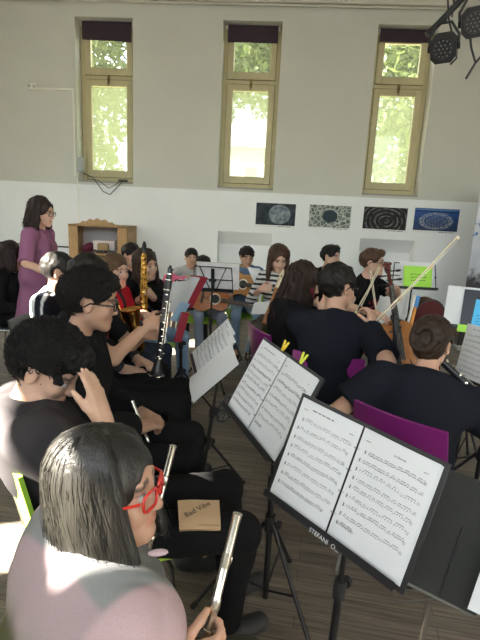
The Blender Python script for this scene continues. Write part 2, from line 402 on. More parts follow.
for i, (a, b) in enumerate(WINS):
    y = YB + .20
    fr = MB(); ringbox(fr, a, b, WZ0 + .03, WZ1 - .02, y, y + .10, .055)
    fr.box(((a + b) / 2, y + .05, 3.335), (b - a - .1, .10, .05), bev=.004)
    root = struct(fr.build('window_%d' % (i + 1), M_FRAME))
    MB().box(((a + b) / 2, YB + .11, WZ0 + .012), (b - a, .22, .024), bev=.004).build('sill', M_SILL, root)
    for z0, z1, g in ((3.365, WZ1 - .08, M_GLASS), (WZ0 + .09, 3.305, M_HAZE)):
        s = MB(); ringbox(s, a + .058, b - .058, z0, z1, y - .015, y + .05, .085, .095); so = s.build('sash', M_FRAME, root)
        MB().box(((a + b) / 2, y + .03, (z0 + z1) / 2), (b - a - .27, .006, z1 - z0 - .16)).build('pane', g, so, smooth=False)
        ga = MB(); ringbox(ga, a + .054, b - .054, z0 - .005, z1 + .005, y + .0, y + .055, .006); ga.build('gap_seal', M_DARKGAP, root)
    MB().box(((a + b) / 2, y - .022, 3.31), (.035, .015, .11), bev=.005).lathe([(.012, 0), (.016, .02), (.006, .035)], 10, ((a + b) / 2, y - .03, 3.30), (0, -1, 0)).box(((a + b) / 2, y - .045, 3.26), (.014, .014, .09), bev=.004).build('latch', M_BRASS, root)
    bl = empty('roller_blind', ((a + b) / 2, YB + .15, WZ1 - .05), BL[i], 'blind', 'aubergine roller blinds')
    hw = (b - a) / 2 - .055
    MB().lathe([(.03, -hw), (.03, hw)], 16, (0, 0, .015), (1, 0, 0)).build('roller', M_BLIND, bl)
    MB().grid(lambda u, v: ((u - .5) * 2 * hw, -.03 + .003 * sin(u * 9 + i), .01 - v * ((.20, .185, .13)[i] + .02 * u * (i == 0))), 12, 6, .004).build('cloth', M_BLIND, bl)
    MB().box((-hw - .012, 0, .01), (.02, .05, .07), bev=.004).build('bracket', M_TRIM, bl); MB().box((hw + .012, 0, .01), (.02, .05, .07), bev=.004).build('bracket', M_TRIM, bl)
# frames of the unseen sun openings in the left wall
for i, (a, b, z0, z1) in enumerate(SUN_GAPS):
    fr = MB()
    for yy in (a + .01, b - .01): fr.box((XL - .04, yy, (z0 + z1) / 2), (.06, .02, z1 - z0), bev=.004)
    for zz in (z0 + .01, z1 - .01): fr.box((XL - .04, (a + b) / 2, zz), (.06, b - a - .04, .02), bev=.004)
    struct(fr.build('window_%d' % (i + 4), M_FRAME))  # numbered on from the back windows; unseen openings added for the sun

# ------------------------------------------------------------------ outdoors seen through the panes
def foliage_mat(name, c1, c2):
    m, nt, p = newmat(name); a = nd(nt, 'ShaderNodeNewGeometry'); r = nd(nt, 'ShaderNodeMix', data_type='RGBA')
    r.inputs[6].default_value = c4(c1); r.inputs[7].default_value = c4(c2); lk(nt, a.outputs['Random Per Island'], r.inputs[0]); lk(nt, r.outputs[2], p.inputs['Base Color'])
    p.inputs['Roughness'].default_value = .5
    t = nd(nt, 'ShaderNodeBsdfTranslucent'); lk(nt, r.outputs[2], t.inputs[0]); ms = nd(nt, 'ShaderNodeMixShader', i_0=.45); lk(nt, p.outputs[0], ms.inputs[1]); lk(nt, t.outputs[0], ms.inputs[2])
    lk(nt, ms.outputs[0], nt.nodes['Material Output'].inputs[0]); return m
M_BARK = plain('bark', (.12, .09, .065), .9, bump=.6, bscale=30)
def tree(x, y, blobs, n, leaf, mat, trunk, label):
    r = empty('leafy_tree', (x, y, 0), label, 'tree', 'trees beyond the windows')
    mb = MB(); rg = random.Random(int(x * 100 + y))
    tot = sum(b[3] ** 2 for b in blobs)
    for bx, by, bz, br in blobs:
        for k in range(int(n * br ** 2 / tot)):
            d = nrm([rg.gauss(0, 1) for _ in range(3)]); q = V(bx, by, bz) + d * br * rg.uniform(.55, 1.05)
            a = nrm([rg.gauss(0, 1) for _ in range(3)]); b_ = nrm(np.cross(a, [rg.gauss(0, 1) for _ in range(3)])); s = leaf * rg.uniform(.6, 1.3)
            mb.add([q - a * s, q + b_ * s * .45, q + a * s, q - b_ * s * .45], [(0, 1, 2, 3)])
    me = bpy.data.meshes.new('foliage'); me.from_pydata(mb.v, [], mb.f); me.update(); link('foliage', me, mat, r)
    t = MB(); t.tube(trunk, [.16 - .12 * i / (len(trunk) - 1) for i in range(len(trunk))], 9)
    for bx, by, bz, br in blobs:
        t.tube([trunk[-2], ((trunk[-2][0] + bx) / 2, (trunk[-2][1] + by) / 2, (trunk[-2][2] + bz) / 2 + .1), (bx, by, bz)], [.06, .04, .015], 6)
    t.build('trunk', M_BARK, r)
FG = [foliage_mat('leaves_light', (.05, .075, .016), (.10, .12, .032)), foliage_mat('leaves_mid', (.038, .063, .013), (.076, .10, .026))]
tree(-5.6, 13.5, [(0, 0, 5.2, 1.5), (.9, .3, 6.8, 1.2), (-.9, 0, 4.2, 1.1), (.7, -.2, 4.0, 1.0), (-.4, .1, 2.9, 1.0), (.5, .1, 2.6, .8), (-.2, -.3, 5.9, 1.2)], 9500, .12, FG[0], [(0, 0, 0), (.05, 0, 2), (0, 0, 4), (.2, 0, 6)], 'light green tree seen through the left window')
tree(-1.5, 14.5, [(0, 0, 6.2, 1.4), (.9, 0, 5.2, 1.0), (-.7, .2, 5.0, .9), (.2, 0, 7.4, 1.2), (-.5, .1, 4.5, .7), (.7, 0, 6.4, .9), (-.9, 0, 3.9, .5)], 8000, .12, FG[1], [(-1.6, 0, 0), (-1.5, 0, 2), (-1.1, 0, 4), (0, 0, 6)], 'mid green tree with airy crown seen through the middle window')
tree(3.5, 13.6, [(0, 0, 4.8, 1.3), (.4, 0, 6.6, 1.3), (-.4, .3, 3.3, 1.0), (.5, -.3, 2.6, .9), (-.5, -.2, 5.7, 1.1)], 9500, .12, FG[1], [(.5, .4, 0), (.5, .4, 2), (.4, .3, 4), (.3, .2, 6)], 'dense green tree with thick trunk seen through the window by the spotlights')
bd = empty('apartment_house', (-1.0, 24, 0), 'pale plastered house with a balcony railing beyond the middle window', 'building')
M_RENDER = plain('pale_render', (.30, .30, .29), .8); M_ROOF = plain('roof_tiles', (.17, .14, .12), .8); M_DWIN = plain('dark_window', (.06, .07, .07), .3)
MB().box((0, 1, 2.2), (8, 4, 4.4)).build('house_wall', M_RENDER, bd, smooth=False)
MB().add([(-4.3, -1.3, 4.4), (4.3, -1.3, 4.4), (4.3, 3.3, 4.4), (-4.3, 3.3, 4.4), (-4.0, 1, 5.4), (4.0, 1, 5.4)], [(0, 1, 5, 4), (2, 3, 4, 5), (1, 2, 5), (3, 0, 4), (0, 3, 2, 1)]).build('roof', M_ROOF, bd, smooth=False)
for k in range(3): MB().box((-1.6 + k * 1.3, -1.02, 3.1), (.5, .06, .9)).build('house_window', M_DWIN, bd, smooth=False)
rl = MB(); rl.box((0, -1.5, 2.9), (5, .05, .05)); rl.box((0, -1.5, 2.3), (5, .05, .05)); rl.box((0, -1.25, 2.22), (5, .55, .1))
for k in range(26): rl.box((-2.45 + k * .196, -1.5, 2.6), (.03, .03, .6))
rl.build('balcony', M_RENDER, bd, smooth=False)
struct(MB().box((0, 25, -.2), (70, 34, .1)).build('ground', plain('outdoor_ground', (.25, .26, .16), .9, var=.3, vscale=.6), smooth=False))

# ------------------------------------------------------------------ things on the back wall
def poster_mat(name, kind):
    m, nt, p = newmat(name); tc = nd(nt, 'ShaderNodeTexCoord'); O = tc.outputs['Object']
    def ramp(src, st):
        r = nd(nt, 'ShaderNodeValToRGB'); cr = r.color_ramp
        while len(cr.elements) < len(st): cr.elements.new(.5)
        for e, (q, c) in zip(cr.elements, st): e.position = q; e.color = c4(c)
        lk(nt, src, r.inputs[0]); return r.outputs[0]
    def mapped(sc, loc=(0, 0, 0)):
        mp = nd(nt, 'ShaderNodeMapping'); mp.inputs['Scale'].default_value = sc; mp.inputs['Location'].default_value = loc; lk(nt, O, mp.inputs[0]); return mp.outputs[0]
    def mix(f, a, b, t='MIX'):
        x = nd(nt, 'ShaderNodeMix', data_type='RGBA', blend_type=t)
        for s, q in ((0, f), (6, a), (7, b)):
            if isinstance(q, (int, float)): x.inputs[s].default_value = q
            elif isinstance(q, tuple): x.inputs[s].default_value = c4(q)
            else: lk(nt, q, x.inputs[s])
        return x.outputs[2]
    def noise_(sc, vec=None, d=5.):
        n = nd(nt, 'ShaderNodeTexNoise', i_Scale=sc, i_Detail=d); lk(nt, vec or O, n.inputs['Vector']); return n.outputs['Fac']
    if kind == 'dome':
        g = nd(nt, 'ShaderNodeTexGradient', gradient_type='SPHERICAL'); lk(nt, mapped((6.4, 1, 7.4), (-.35, 0, 0)), g.inputs[0])
        f = noise_(18); disc = ramp(g.outputs['Fac'], [(0, (.0, 0, 0)), (.03, (1, 1, 1))])
        base = ramp(noise_(9), [(.3, (.012, .018, .028)), (.7, (.06, .075, .09))])
        col = mix(disc, base, ramp(f, [(.35, (.10, .13, .16)), (.65, (.32, .36, .38))]))
    elif kind == 'aerial':
        v = nd(nt, 'ShaderNodeTexVoronoi', feature='DISTANCE_TO_EDGE', i_Scale=17.); lk(nt, O, v.inputs['Vector'])
        g = nd(nt, 'ShaderNodeTexGradient', gradient_type='SPHERICAL'); lk(nt, mapped((9, 1, 11)), g.inputs[0])
        base = ramp(v.outputs['Distance'], [(.0, (.62, .62, .56)), (.06, (.42, .46, .42)), (.13, (.06, .10, .09))])
        base = mix(ramp(noise_(40), [(.4, (0, 0, 0)), (.6, (.55, .55, .55))]), base, (.38, .40, .36))
        col = mix(ramp(g.outputs['Fac'], [(.0, (0, 0, 0)), (.1, (1, 1, 1))]), base, (.03, .05, .06))
    elif kind == 'rings':
        wv = nd(nt, 'ShaderNodeTexWave', wave_type='RINGS', rings_direction='SPHERICAL', i_Scale=5., i_Distortion=2.5); lk(nt, mapped((1, 1, 1.3), (-.02, 0, .05)), wv.inputs[0])
        col = mix(ramp(noise_(14), [(.4, (0, 0, 0)), (.6, (1, 1, 1))]), ramp(wv.outputs['Color'], [(.45, (.012, .012, .013)), (.9, (.17, .17, .17))]), (.02, .02, .02))
    else:
        g = nd(nt, 'ShaderNodeTexGradient', gradient_type='SPHERICAL'); lk(nt, mapped((4.2, 1, 8.5), (0, 0, .15)), g.inputs[0])
        sp = nd(nt, 'ShaderNodeSeparateXYZ'); lk(nt, O, sp.inputs[0]); sk = nd(nt, 'ShaderNodeMapRange', i_1=-.15, i_2=.15); lk(nt, sp.outputs['Z'], sk.inputs[0])
        bg = ramp(sk.outputs[0], [(0, (.03, .05, .10)), (.55, (.03, .07, .2)), (.8, (.03, .10, .32)), (.88, (.012, .03, .09)), (.93, (.10, .24, .50)), (1, (.03, .08, .26))])
        ring = ramp(g.outputs['Fac'], [(0, (0, 0, 0)), (.03, (1, 1, 1)), (.3, (1, 1, 1)), (.36, (0, 0, 0)), (.45, (.5, .5, .5)), (.6, (.3, .3, .3))])
        col = mix(mix(1., ring, ramp(noise_(45), [(.42, (.1, .1, .1)), (.62, (1, 1, 1))]), 'MULTIPLY'), bg, (.34, .36, .40))
    lk(nt, col, p.inputs['Base Color']); p.inputs['Roughness'].default_value = .5; p.inputs['Specular IOR Level'].default_value = .15; return m
M_INK = plain('black_ink', (.02, .02, .022), .6)
PO = [((-.005, 1.578), (.555, .30), 'dome', 'dark print of a pale round dome, first poster from the cabinet'),
      ((.755, 1.585), (.575, .30), 'aerial', 'pale print of a city square seen from above, second in the poster row'),
      ((1.515, 1.595), (.595, .30), 'rings', 'black and white print of concentric rings under the right window'),
      ((2.21, 1.61), (.60, .30), 'stadium', 'blue night print of an oval arena, last poster before the banner')]
M_PAPER = plain('poster_paper', (.80, .81, .80), .5)
for (x, z), (w_, h_), kd, lb in PO:
    r = empty('poster', (x, YB - .004, z), lb, 'poster', 'photo posters on the back wall')
    MB().box((0, .001, -.012), (w_ + .012, .002, h_ + .036)).build('paper', M_PAPER, r, smooth=False)
    MB().box((0, -.0012, 0), (w_, .0012, h_)).build('picture', poster_mat('poster_' + kd, kd), r, smooth=False)
    c = MB(); rg = random.Random(int(x * 77)); q = w_ * .12
    while q < w_ * .42:
        l_ = rg.uniform(.012, .035); c.box((q, -.001, -h_ / 2 - .016), (l_, .0008, .007)); q += l_ + .01
    c.build('caption', M_INK, r, smooth=False)
# socket, conduit, router, cables
M_PLAST = plain('white_plastic', (.82, .81, .72), .4); M_GREYP = plain('grey_plastic', (.42, .44, .42), .5)
r = empty('wall_socket', (-3.46, YB, 3.14), 'pale double socket box high on the wall left of the windows', 'socket')
MB().box((0, -.02, 0), (.13, .04, .10), bev=.012).build('housing', M_PLAST, r)
for s in (-1, 1): MB().lathe([(.022, 0), (.022, .006), (.017, .006), (.015, .001)], 14, (s * .032, -.04, 0), (0, -1, 0)).build('outlet', M_GREYP, r)
tag(MB().box((-3.14, YB - .017, 3.115), (.52, .03, .03), bev=.006).box((-2.885, YB - .017, 2.55), (.022, .02, 1.15), bev=.004).build('cable_conduit', M_PLAST), 'thin pale conduit from the socket to the left window', 'conduit')
r = empty('router_box', (-2.80, YB - .03, 2.13), 'small grey network box in the corner of the left window', 'box')
MB().box((0, 0, 0), (.10, .05, .2), bev=.01).build('housing', M_GREYP, r)
MB().tube([(-.02, -.02, -.1), (-.03, -.05, -.2), (-.02, -.06, -.6), (-.01, -.06, -1.2)], .006, 6).build('cable', M_PLAST, r)
M_CABLE = plain('black_cable', (.03, .03, .03), .5)
tag(MB().tube([(-2.76, YB - .03, 2.02), (-2.62, YB - .03, 1.96), (-2.48, YB - .03, 1.78), (-2.38, YB - .03, 1.74), (-2.28, YB - .03, 1.84), (-2.2, YB - .02, 1.93)], .006, 6)
    .tube([(-2.70, YB - .02, 1.945), (-2.55, YB - .02, 1.93), (-2.4, YB - .02, 1.83), (-2.3, YB - .02, 1.88), (-2.24, YB - .02, 1.945)], .005, 6).box((-2.19, YB - .026, 1.94), (.13, .04, .03), bev=.006).build('cable_bundle', M_CABLE), 'black cables drooping below the left window sill', 'cable')
tag(MB().tube([(-4.25, YB - .01, .985), (-3.6, YB - .01, .965), (-3.0, YB - .01, .96)], .011, 6).build('wall_cable', M_CABLE), 'dark cable running along the wall behind the standing woman', 'cable')
# ------------------------------------------------------------------ cabinet against the back wall
M_WOOD = None
def wood_mat(name, c1, c2, scale=(2, 2, 14), rough=.5, coat=0.):
    if name in _mc: return _mc[name]
    m, nt, p = newmat(name); tc = nd(nt, 'ShaderNodeTexCoord'); mp = nd(nt, 'ShaderNodeMapping'); mp.inputs['Scale'].default_value = scale
    lk(nt, tc.outputs['Object'], mp.inputs[0]); n = nd(nt, 'ShaderNodeTexNoise', i_Scale=6., i_Detail=6., i_Distortion=.6); lk(nt, mp.outputs[0], n.inputs[0])
    r = nd(nt, 'ShaderNodeValToRGB'); r.color_ramp.elements[0].position = .3; r.color_ramp.elements[1].position = .7
    r.color_ramp.elements[0].color = c4(c1); r.color_ramp.elements[1].color = c4(c2); lk(nt, n.outputs['Fac'], r.inputs[0]); lk(nt, r.outputs[0], p.inputs['Base Color'])
    p.inputs['Roughness'].default_value = rough; p.inputs['Coat Weight'].default_value = coat
    b = nd(nt, 'ShaderNodeBump', i_Strength=.15, i_Distance=.002); lk(nt, n.outputs['Fac'], b.inputs['Height']); lk(nt, b.outputs['Normal'], p.inputs['Normal'])
    _mc[name] = m; return m
M_PINE = wood_mat('pine_boards', (.28, .17, .07), (.46, .30, .14), (14, 2, 1.5))
M_DKIN = plain('dark_cabinet_inside', (.05, .02, .022), .7)
cab = empty('cabinet', (-2.40, 6.74, 0), 'pine cabinet with arched crest and open shelf against the back wall', 'cabinet')
b = MB()
for s in (-1, 1): b.box((s * .34, -.225, .66), (.13, .03, 1.32), bev=.004); b.box((s * .395, 0, .66), (.025, .46, 1.32))
b.box((0, .225, .46), (.79, .015, .92)); b.box((0, 0, .06), (.79, .46, .1))
b.build('carcass', M_PINE, cab)
MB().box((0, .225, 1.12), (.77, .015, .37)).build('back_panel', plain('pale_back_panel', (.62, .60, .62), .6), cab)
MB().box((0, 0, 1.31), (.82, .48, .025), bev=.006).build('top_board', M_PINE, cab)
MB().box((0, 0, .93), (.765, .44, .025), bev=.004).build('shelf', M_PINE, cab)
cr = [(-.27, 1.325), (.27, 1.325)] + [(x, 1.325 + .075 * cos(x / .27 * pi / 2) ** .8 + .012 * cos(x * 60) * (abs(x) < .22)) for x in np.linspace(.265, -.265, 28)]
MB().prism([(x, z) for x, z in cr], -.245, -.22, lambda x, z, y: (x, y, z)).build('crest', M_PINE, cab)
MB().box((0, -.215, .50), (.53, .012, .82)).build('dark_front', M_DKIN, cab)  # flat dark sheet standing for the dark lower inside
tag(MB().box((-2.335, 6.66, 1.035), (.30, .2, .165), bev=.008).build('cardboard_box', plain('white_card', (.62, .56, .56), .7)), 'pale cardboard box on the cabinet shelf behind a tan pouch', 'box')
tag(MB().box((-2.335, 6.535, 1.03), (.16, .035, .1), bev=.012).build('pouch', plain('tan_canvas', (.26, .19, .09), .8)), 'small tan pouch standing against the pale box on the cabinet shelf', 'pouch')
r = empty('cloth_bag', (-2.575, 6.62, .943), 'crumpled maroon cloth bag on the left of the cabinet shelf', 'bag')
mesh_sdf('cloth', [ell((-2.575, 6.62, 1.0), np.eye(3), (.075, .08, .06), .02), ell((-2.54, 6.61, 1.03), np.eye(3), (.05, .06, .055), .03), ell((-2.605, 6.60, .985), np.eye(3), (.06, .05, .045), .03)], .009, M_CLOTH, r, (-2.575, 6.62, .943), lambda P: noise(P, 28) * .03, (.13, .03, .055))
cb = MB(); rg = random.Random(3)
pts = [(-2.475 + .34 * k / 40 + .03 * sin(k * 1.9), 6.555 - .03 + .02 * cos(k * 1.3), .955 + .016 * (1 + sin(k * 2.4))) for k in range(41)]
tag(cb.tube(pts, .008, 6).build('coiled_cable', M_CABLE), 'tangle of black cable along the front of the cabinet shelf', 'cable')
tag(MB().box((-2.135, 6.60, .962), (.09, .06, .035), bev=.008).build('adapter', M_PLAST), 'white power adapter at the right end of the cabinet shelf', 'adapter')

# ------------------------------------------------------------------ chairs
M_LIME = plain('lime_plastic', (.36, .62, .06), .42, bump=.1, bscale=400); M_MAG = plain('magenta_plastic', (.20, .012, .15), .38, bump=.1, bscale=400)
M_GREYC = plain('charcoal_plastic', (.022, .022, .024), .5)
M_CHROME = plain('chrome_tube', (.62, .62, .60), .22, 1.)
def make_chair(mat, label, group):
    r = empty('stacking_chair', (0, 0, 0), label, 'chair', group)
    def seat(u, v):
        x = -.19 + .40 * u; y = (v - .5) * .42
        z = .432 + .012 * (2 * v - 1) ** 2 + .02 * max(0, .35 - u) ** 1.2 - .09 * max(0, u - .86) ** 1.0
        return (x, y, z)
    MB().grid(seat, 14, 10, .014).build('seat', mat, r)
    def back(u, v):
        y = (u - .5) * (.42 - .03 * v); z = .49 + .37 * v
        return (-.205 - .075 * v + .022 * (2 * u - 1) ** 2 - .012, y, z)
    MB().grid(back, 12, 10, .014).build('backrest', mat, r)
    for s in (-1, 1):
        MB().tube([(.17, s * .175, .425), (.19, s * .19, .38), (.215, s * .21, .012)], .0105, 8).build('leg', M_CHROME, r)
        MB().tube([(-.17, s * .175, .425), (-.20, s * .19, .38), (-.25, s * .21, .012)], .0105, 8).build('leg', M_CHROME, r)
        MB().tube([(.17, s * .175, .418), (-.17, s * .175, .418), (-.215, s * .175, .47), (-.245, s * .17, .62)], .010, 8).build('side_frame', M_CHROME, r)
    return r
CH = {}
def chair(kind, x, y, deg, label, group=None):
    mat = {'lime': M_LIME, 'magenta': M_MAG, 'charcoal': M_GREYC}[kind]
    grp = '%s plastic chairs' % kind
    if kind not in CH: CH[kind] = o = make_chair(mat, label, grp)
    else: o = copy_tree(CH[kind])
    o['label'] = label; o.location = (x, y, 0); o.rotation_euler = (0, 0, radians(deg)); return o

# ------------------------------------------------------------------ music stands and sheets
M_BLK = plain('black_powder_coat', (.012, .012, .013), .45, spec=.4); M_RUB = plain('black_rubber', (.015, .015, .015), .8)
M_PAGE = plain('white_sheet', (.67, .685, .69), .6, spec=.2); M_NOTE = plain('printed_notes', (.035, .035, .04), .8)
M_COVER = plain('black_folder', (.018, .018, .02), .4)
def tripod(r, base, top, rot=0, h=.42, spread=.30):
    base = np.array(base, float); top = np.array(top, float); d = top - base
    o = np.array(r.location)
    MB().tube([base + d * .06, base + d * .62], .0125, 10).build('pole', M_BLK, r, off=o)
    MB().tube([base + d * .6, top], .008, 10).build('inner_pole', M_BLK, r, off=o)
    hub = base + d * (h / d[2])
    MB().lathe([(.02, -.035), (.02, .035)], 12, hub, d).build('hub', M_RUB, r, off=o)
    MB().lathe([(.017, -.03), (.019, 0), (.017, .03)], 12, base + d * .62, d).build('collar', M_RUB, r, off=o)
    kd = V(cos(rot + .6), sin(rot + .6), 0)
    for q in (hub, base + d * .62): MB().lathe([(.006, .012), (.006, .03), (.016, .03), (.016, .045)], 10, q, kd).build('knob', M_RUB, r, off=o)
    low = base + d * (.10 / d[2])
    for k in range(3):
        a = rot + 2 * pi * k / 3; e = V(cos(a), sin(a), 0)
        foot = base + e * spread; foot[2] = .012
        lm = MB().tube([hub + e * .018, foot], .0085, 8).build('leg', M_BLK, r, off=o)
        MB().tube([low + e * .012, hub + (foot - hub) * .55], .005, 6).build('brace', M_BLK, r, off=o)
        MB().tube([hub + (foot - hub) * .95, foot], .012, 8).build('foot_cap', M_RUB, lm, off=o)
def desk_frame(c, right, up):
    right = nrm(right); up = np.array(up, float); up = nrm(up - right * (up @ right)); n = np.cross(right, up)
    M = Matrix.Identity(4)
    for i in range(3): M[i][0], M[i][1], M[i][2], M[i][3] = right[i], up[i], n[i], c[i]
    return M
def stand(label, c, right, up, base, rot=0, kind='solid', w=.46, h=.32, hub=.42, spread=.30):
    """desk centre c (front face), right/up vectors of the desk, foot of the pole"""
    r = empty('music_stand', (base[0], base[1], 0), label, 'music stand', 'music stands')
    M = desk_frame(c, right, up); n = np.array([M[i][2] for i in range(3)]); c = np.array(c, float); o = np.array(r.location)
    inv = Matrix.Translation(-Vector(r.location)) @ M
    def fin(mb, name, mat=M_BLK, ang=38):
        mb.v = [tuple(inv @ Vector(p)) for p in mb.v]; return mb.build(name, mat, r, ang=ang)
    if kind == 'solid': fin(MB().box((0, 0, -.012), (w, h, .004), bev=.001).box((0, 0, -.03), (.05, .16, .03), bev=.004), 'desk')
    else:
        m = MB(); t = .0045
        for x in (-w / 2, w / 2): m.tube([(x, -h / 2, -.012), (x * .92, h / 2, -.012)], t, 6)
        for y in (-h / 2, 0, h / 2): m.tube([(-w / 2 * (1 if y <= 0 else .92), y, -.012), (w / 2 * (1 if y <= 0 else .92), y, -.012)], t, 6)
        m.tube([(-.02, -h / 2, -.014), (-w * .33, h / 2, -.014)], t, 6); m.tube([(.02, -h / 2, -.014), (w * .33, h / 2, -.014)], t, 6)
        m.box((0, 0, -.022), (.03, h * .9, .014), bev=.003)
        fin(m, 'desk')
    fin(MB().box((0, -h / 2 - .002, .012), (w * .98, .004, .05), bev=.001).box((0, -h / 2 + .008, .036), (w * .98, .018, .003), bev=.001), 'lip')
    top = c - n * .035
    fin(MB().tube([(-.03, 0, -.035), (.03, 0, -.035)], .014, 10), 'clamp', M_RUB)
    tripod(r, (base[0], base[1], 0), top, rot, hub, spread)
    return r, M
def notation(w, h, seed, staves=9, top=.045, end=.93):
    mb = MB(); rg = random.Random(seed); z0, z1 = .0004, .0007
    def q(x0, y0, x1, y1): mb.add([(x0, y0, z1), (x1, y0, z1), (x1, y1, z1), (x0, y1, z1), (x0, y0, z0), (x1, y0, z0), (x1, y1, z0), (x0, y1, z0)], [(0, 1, 2, 3), (7, 6, 5, 4), (0, 4, 5, 1), (1, 5, 6, 2), (2, 6, 7, 3), (3, 7, 4, 0)])
    gap = .0017; step = (h - top - .03) / staves
    for s in range(staves):
        y = h / 2 - top - step * (s + .5); x0 = -w / 2 + .014 + (.008 if s == 0 else 0); x1 = w / 2 - .014
        if s == staves - 1: x1 = x0 + (x1 - x0) * end
        for k in range(5): q(x0, y + (k - 2) * gap - .00016, x1, y + (k - 2) * gap + .00016)
        for k in range(6): q(x0 + .0012 + .0009 * (k % 2), y - .005 + k * .0018, x0 + .0034, y - .0036 + k * .0018)
        x = x0 + .012; dense = rg.uniform(.5, 1.4); lv = 0
        while x < x1 - .006:
            m = rg.choice((1, 2, 4, 4)); lv = max(-3, min(4, lv + rg.randint(-2, 2))); st = .0046 / dense * rg.uniform(.9, 1.3); ys = []
            for j in range(m):
                if x > x1 - .004: break
                yy = y + (lv + rg.randint(-1, 1)) * gap * .5
                q(x, yy - .0009, x + .0023, yy + .0009); q(x + .0019, yy, x + .0023, yy + .0058); ys.append((x, yy)); x += st
            if len(ys) > 1:
                t = max(a[1] for a in ys) + .0052; q(ys[0][0] + .0019, t, ys[-1][0] + .0023, t + .0010)
            if rg.random() < .3: q(x, y - 2 * gap, x + .0003, y + 2 * gap); x += .003
    return mb, q
def page(parent, w, h, loc, seed, staves, off, end=.93, head=0, leaves=6, bulge=.004, title=None):
    """a stack of paper with printed staves on top; loc = centre in the parent's frame"""
    def top(u, v): return (loc[0] + (u - .5) * w, loc[1] + (v - .5) * h, loc[2] + bulge * 4 * u * (1 - u))
    mb = MB()
    for k in range(leaves): mb.grid(lambda u, v, k=k: (lambda p: (p[0] + .0011 * (leaves - 1 - k) * off, p[1] - .0006 * (leaves - 1 - k), p[2] - .0012 * (leaves - 1 - k)))(top(u, v)), 8, 1, .0006)
    pg = mb.build('page', M_PAGE, parent)
    nb, q = notation(w, h, seed, staves, end=end)
    rg = random.Random(seed + 5)
    if head & 1:   # small unreadable heading words
        x = -w * .28
        for k in range(5): l = rg.uniform(.008, .02); q(x, h / 2 - .024, x + l, h / 2 - .0215); x += l + .004
    if head & 2:
        q(-w / 2 + .016, h / 2 - .03, -w / 2 + .030, h / 2 - .0285); q(w / 2 - .030, h / 2 - .034, w / 2 - .018, h / 2 - .0328)
    nb.v = [(x + loc[0], y + loc[1], z + loc[2] + bulge * (1 - (2 * x / w) ** 2)) for x, y, z in nb.v]
    me = bpy.data.meshes.new('notation'); me.from_pydata(nb.v, [], nb.f); me.update(); link('notation', me, M_NOTE, pg)
    if title: text(title[0], title[1], pg, (loc[0] + title[2], loc[1] + title[3], loc[2] + bulge + .0006), M_NOTE)
    return pg
def text(s, size, parent, loc, mat, rot=0, name='lettering'):
    cu = bpy.data.curves.new(name, 'FONT'); cu.body = s; cu.size = size; cu.align_x = 'CENTER'; cu.align_y = 'CENTER'; cu.extrude = .0002; cu.resolution_u = 3
    o = bpy.data.objects.new(name + '_tmp', cu); COL.objects.link(o); bpy.context.view_layer.update()
    me = bpy.data.meshes.new_from_object(o.evaluated_get(bpy.context.evaluated_depsgraph_get())); bpy.data.objects.remove(o)
    me.name = name; me.transform(Matrix.Translation(Vector(loc)) @ Matrix.Rotation(rot, 4, 'Z')); me.materials.clear()
    return link(name, me, mat, parent)
def folder(M, label, seed, title=None, staves=(9, 9), w=.215, h=.297, zoff=.006, cover=True):
    r = empty('music_folder', label=label, cat='folder', group='open music folders', M=M @ Matrix.Translation((0, 0, zoff)))
    MB().box((0, -.004, -.004), (2 * w + .03, h + .026, .003), bev=.001).build('cover', M_COVER, r)
    page(r, w - .006, h, (-w / 2, 0, .006), seed, staves[0], -1, head=3)
    page(r, w - .006, h, (w / 2, 0, .006), seed + 1, staves[1], 1, head=2, end=.3, title=title)
    for y in (-.09, -.03, .03, .09): MB().tube([(.008 * cos(t), y, .004 + .010 * sin(t)) for t in np.linspace(0, pi, 9)], .0012, 6).build('ring', M_CHROME, r)
    return r

M_WHITEINK = plain('white_paint_pen', (.75, .75, .75), .6)
stA, MA = stand('black music stand nearest the camera with white lettering on its lip', (.232, 1.171, .922), (.704, -.708, -.056), (.277, .201, .94), (.235, 1.20), rot=.3, w=.44, h=.31, hub=.25)
text('STEFANI  O...', .017, stA, (0, 0, 0), M_WHITEINK).matrix_basis = Matrix.Translation(-Vector(stA.location)) @ MA @ Matrix.Translation((.015, -.1575, .0385)) @ Matrix.Rotation(radians(0), 4, 'X')
folder(MA, 'open black folder of printed music on the nearest stand', 21, title=('La Llorona', .0075, .012, .118), staves=(8, 9))
stB, MB_ = stand('black music stand between the flute player and the violinist, hoop hanging off its left edge', (.019, 1.632, .967), (.43, -.902, -.032), (.418, .168, .893), (.055, 1.70), rot=-.9, w=.44, h=.31)
folder(MB_, 'open black folder with ivory pages and yellow clips above it', 41, staves=(9, 8))
stC, MC = stand('slim black music stand holding loose white sheets, in front of the glasses wearer', (-.27, 2.45, .83), (.285, -.935, -.20), (.69, .05, .72), (-.345, 2.56), rot=.2, kind='wire', w=.36, h=.26, hub=.3, spread=.26)
M_YEL = plain('yellow_plastic', (.75, .55, .03), .4); M_YELG = plain('lime_yellow_plastic', (.62, .68, .05), .4)
# clips on the top edge of folder B
for k, (x, mt, lb) in enumerate([(-.055, M_YEL, 'yellow plastic page clip nearest the fold of the ivory folder'), (.085, M_YELG, 'lime yellow page clip further right on the ivory folder')]):
    r = empty('page_clip', label=lb, cat='clip', group='clips on the ivory folder', M=MB_ @ Matrix.Translation((x, .162, .008)))
    for s in (-1, 1): MB().box((s * .008, .012, .0), (.007, .042, .008), Matrix.Rotation(s * -.3, 3, 'Z'), bev=.002).build('jaw', mt, r)
